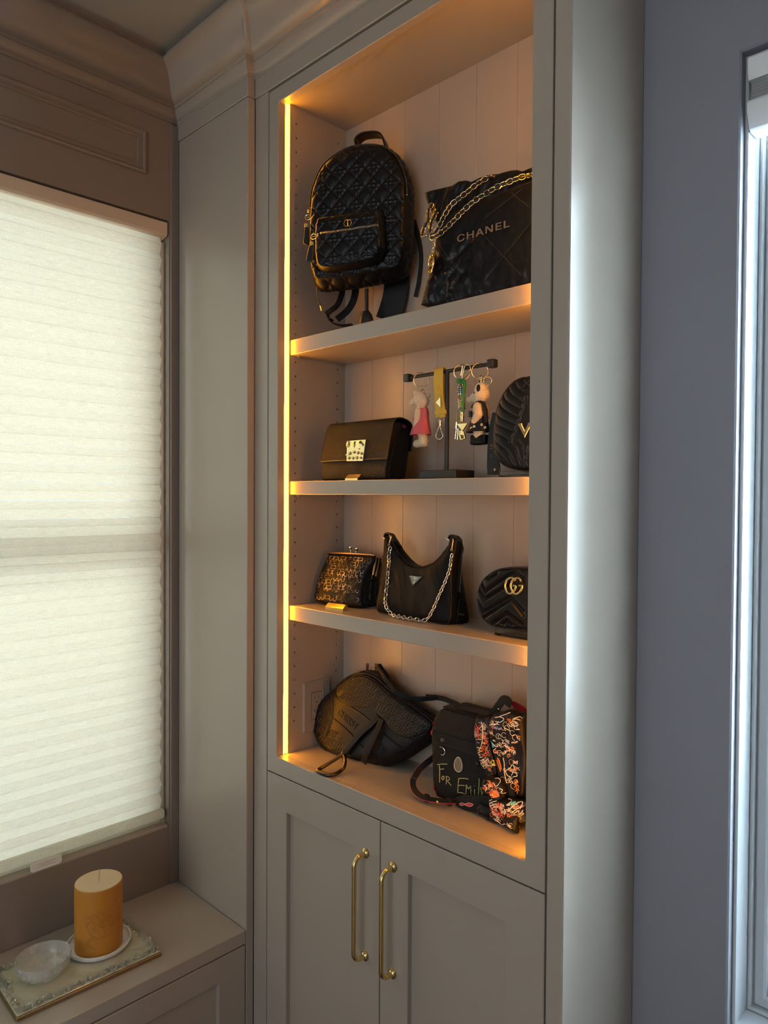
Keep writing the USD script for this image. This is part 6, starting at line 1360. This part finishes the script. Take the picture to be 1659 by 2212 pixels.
for k in range(4):
    for (x_, y_) in per:
        if k >= 2 and rg.random() < .5: continue
        s_ = rg.uniform(.0024, .0050)
        c_ = np.array([x_, y_, .0135]) + np.array([rg.normal(0, .0040), rg.normal(0, .0040), 0]); c_[2] += s_ * .4 + (.003 * k if k < 2 else 0)
        c_[0] = np.clip(c_[0], -.0945, .0945); c_[1] = np.clip(c_[1], -.1605, .1605)
        P = rg.normal(0, 1, (9, 3)); P /= np.linalg.norm(P, axis=1, keepdims=True)
        chips.append(m3.Manifold.hull_points(P * s_ * rg.uniform(.6, 1.2, 3) + c_))
obj('glass_chips', chips, M['crystal'], t, False, kind='stuff')

t = thing('candle_dish', 'round white ceramic dish under the amber pillar candle', 'dish', (-.2320, -.3190, ZB + .0134))
obj('dish', lathe([(0, 0), (.054, 0), (.066, .0012), (.0715, .0050), (.0735, .0115), (.0727, .0138), (.0705, .0142), (.0688, .0122), (.0672, .0070), (.0630, .0046), (0, .0042)], 64), plain('white_glazed_ceramic', (.78, .77, .76), .15, 0.0, coat_weight=.4), t, 40)

CR_, CHT = .0540, .1540
t = thing('pillar_candle', 'tall amber pillar candle with an embossed horse rider on a white dish', 'candle', (-.2295, -.3205, ZB + .0134 + .0044))
M['wax'] = plain('amber_wax', (.56, .235, .030), .42, 0.0, subsurface_weight=.35, subsurface_radius=(1.0, .45, .15), subsurface_scale=.012)
M['painted_lit_top'] = plain('wax_with_painted_light', (.76, .49, .235), .42, 0.0, subsurface_weight=.3, subsurface_radius=(1.0, .5, .2), subsurface_scale=.01)  # brightness of the lit upward face is put into this paler colour
obj('wax_body', lathe([(0, .0002), (CR_ - .0015, .0002), (CR_, .0018), (CR_, CHT - .003), (CR_ - .0008, CHT - .0012), (CR_ - .003, CHT - .0002), (0, CHT - .002)], 96), M['wax'], t, 30)
obj('painted_lit_top', lathe([(0, CHT - .003), (CR_ - .0028, CHT - .003), (CR_ - .0022, CHT - .0002), (CR_ - .003, CHT + .0003), (.012, CHT - .0004), (0, CHT - .0010)], 96), M['painted_lit_top'], t, 30)
obj('wick', tube(curve([(0, 0, CHT - .003), (.0008, .0004, CHT + .011), (-.0004, .0014, CHT + .025)], 12), .0014, 8), plain('cotton_wick', (.62, .50, .33), .9), t)
def wrap(lines, r):
    out_ = []
    for l in lines:
        P = curve(l, 6 * len(l)); P[:, 0] *= 1.22; P[:, 1] = .070 + (P[:, 1] - .066) * 1.25; a = P[:, 0] / CR_ + math.radians(-11)
        out_.append(tube(np.stack([(CR_ + .0002) * np.cos(a), (CR_ + .0002) * np.sin(a), P[:, 1]], 1), r, 6))
    return out_
RL = [[(-.036, .090), (-.030, .084), (-.020, .083), (-.006, .088), (.012, .094), (.030, .096), (.036, .102)], [(-.030, .085), (-.022, .090), (-.010, .092), (.006, .097), (.020, .099), (.030, .097)],
      [(-.014, .088), (-.008, .080), (-.004, .070), (.002, .062)], [(-.006, .092), (0, .082), (.006, .072), (.010, .062)], [(.002, .090), (.012, .082), (.016, .072), (.012, .064)], [(.006, .094), (.016, .088), (.030, .088), (.040, .086)],
      [(-.034, .076), (-.028, .074), (-.024, .080), (-.020, .076), (-.018, .066), (-.022, .058)], [(-.034, .076), (-.030, .064), (-.026, .056), (-.020, .050)], [(-.026, .068), (-.018, .062), (-.010, .058)],
      [(-.020, .050), (-.010, .046), (.004, .046), (.018, .050), (.030, .054), (.036, .062)], [(.016, .070), (.026, .072), (.034, .068), (.038, .060)], [(-.018, .048), (-.026, .044), (-.033, .040), (-.034, .032), (-.028, .028), (-.022, .032)],
      [(-.022, .048), (-.028, .040), (-.026, .030), (-.020, .026), (-.014, .028)], [(.004, .046), (.002, .054), (-.002, .060)], [(.012, .050), (.016, .058), (.010, .064)], [(.020, .052), (.026, .060), (.022, .068)],
      [(-.012, .074), (-.006, .078), (.002, .076), (.006, .070), (0, .064), (-.008, .066), (-.012, .074)], [(-.008, .070), (.002, .072)], [(.028, .054), (.034, .048), (.040, .046)], [(.022, .052), (.030, .044), (.038, .040)]]
obj('embossed_rider', wrap(RL, .0008) + wrap([l[:3] for l in RL if len(l) > 4], .0011), M['wax'], t, 50)

t = thing('crystal_bowl', 'small frosted rock crystal bowl on the glass-rimmed tray', 'bowl', (-.2100, -.4550, ZB + .0134))
M['rock'] = material('rock_crystal', {'t': ('texture_coordinate', {}), 'n': ('noise_texture', {'scale': 28.0, 'detail': 5.0, 'distortion': 1.5}), 'r': ('rgb_ramp', {'ramp': [(.42, (.06, .06, .06)), (.68, (.34, .34, .34))]}), 'b': ('bump', {'strength': .15, 'distance': .002}),
    'p': ('principled_bsdf', {'base_color': (.90, .89, .86), 'ior': 1.38, 'transmission_weight': .72}), 'q': ('noise_texture', {'scale': 60.0, 'detail': 3.0})}, [('t.object', 'n.vector'), ('n.fac', 'r.fac'), ('r.color', 'p.roughness'), ('t.object', 'q.vector'), ('q.fac', 'b.height'), ('b.normal', 'p.normal')])
bo_ = lathe([(0, .0002), (.018, .0004), (.034, .0045), (.047, .0150), (.0550, .0290), (.0580, .0450), (.0572, .0462), (.0560, .0455), (.0530, .0300), (.0450, .0170), (.0320, .0080), (.0160, .0048), (0, .0044)], 72)
v = np.array(bo_.vertices); v[:, :2] *= (1 + .03 * (meshkit.fbm(v * 22, 2, 5) - .5))[:, None]; v[:, 2] *= 1 + .05 * np.clip(v[:, 2] / .045, 0, 1) * (meshkit.noise(v * 18, 3) - .5)
obj('bowl', (v, bo_.faces), M['rock'], t, 50)
obj('crystal_vein', [tube(curve(pts_, 16), .0005, 5) for pts_ in ([(.010, -.045, .022), (.025, -.020, .012), (.030, .010, .012), (.040, .030, .026)], [(-.030, .040, .030), (-.010, .030, .012), (.006, .020, .0085)])], plain('milky_vein', (.8, .79, .75), .5), t, 50, kind='stuff')
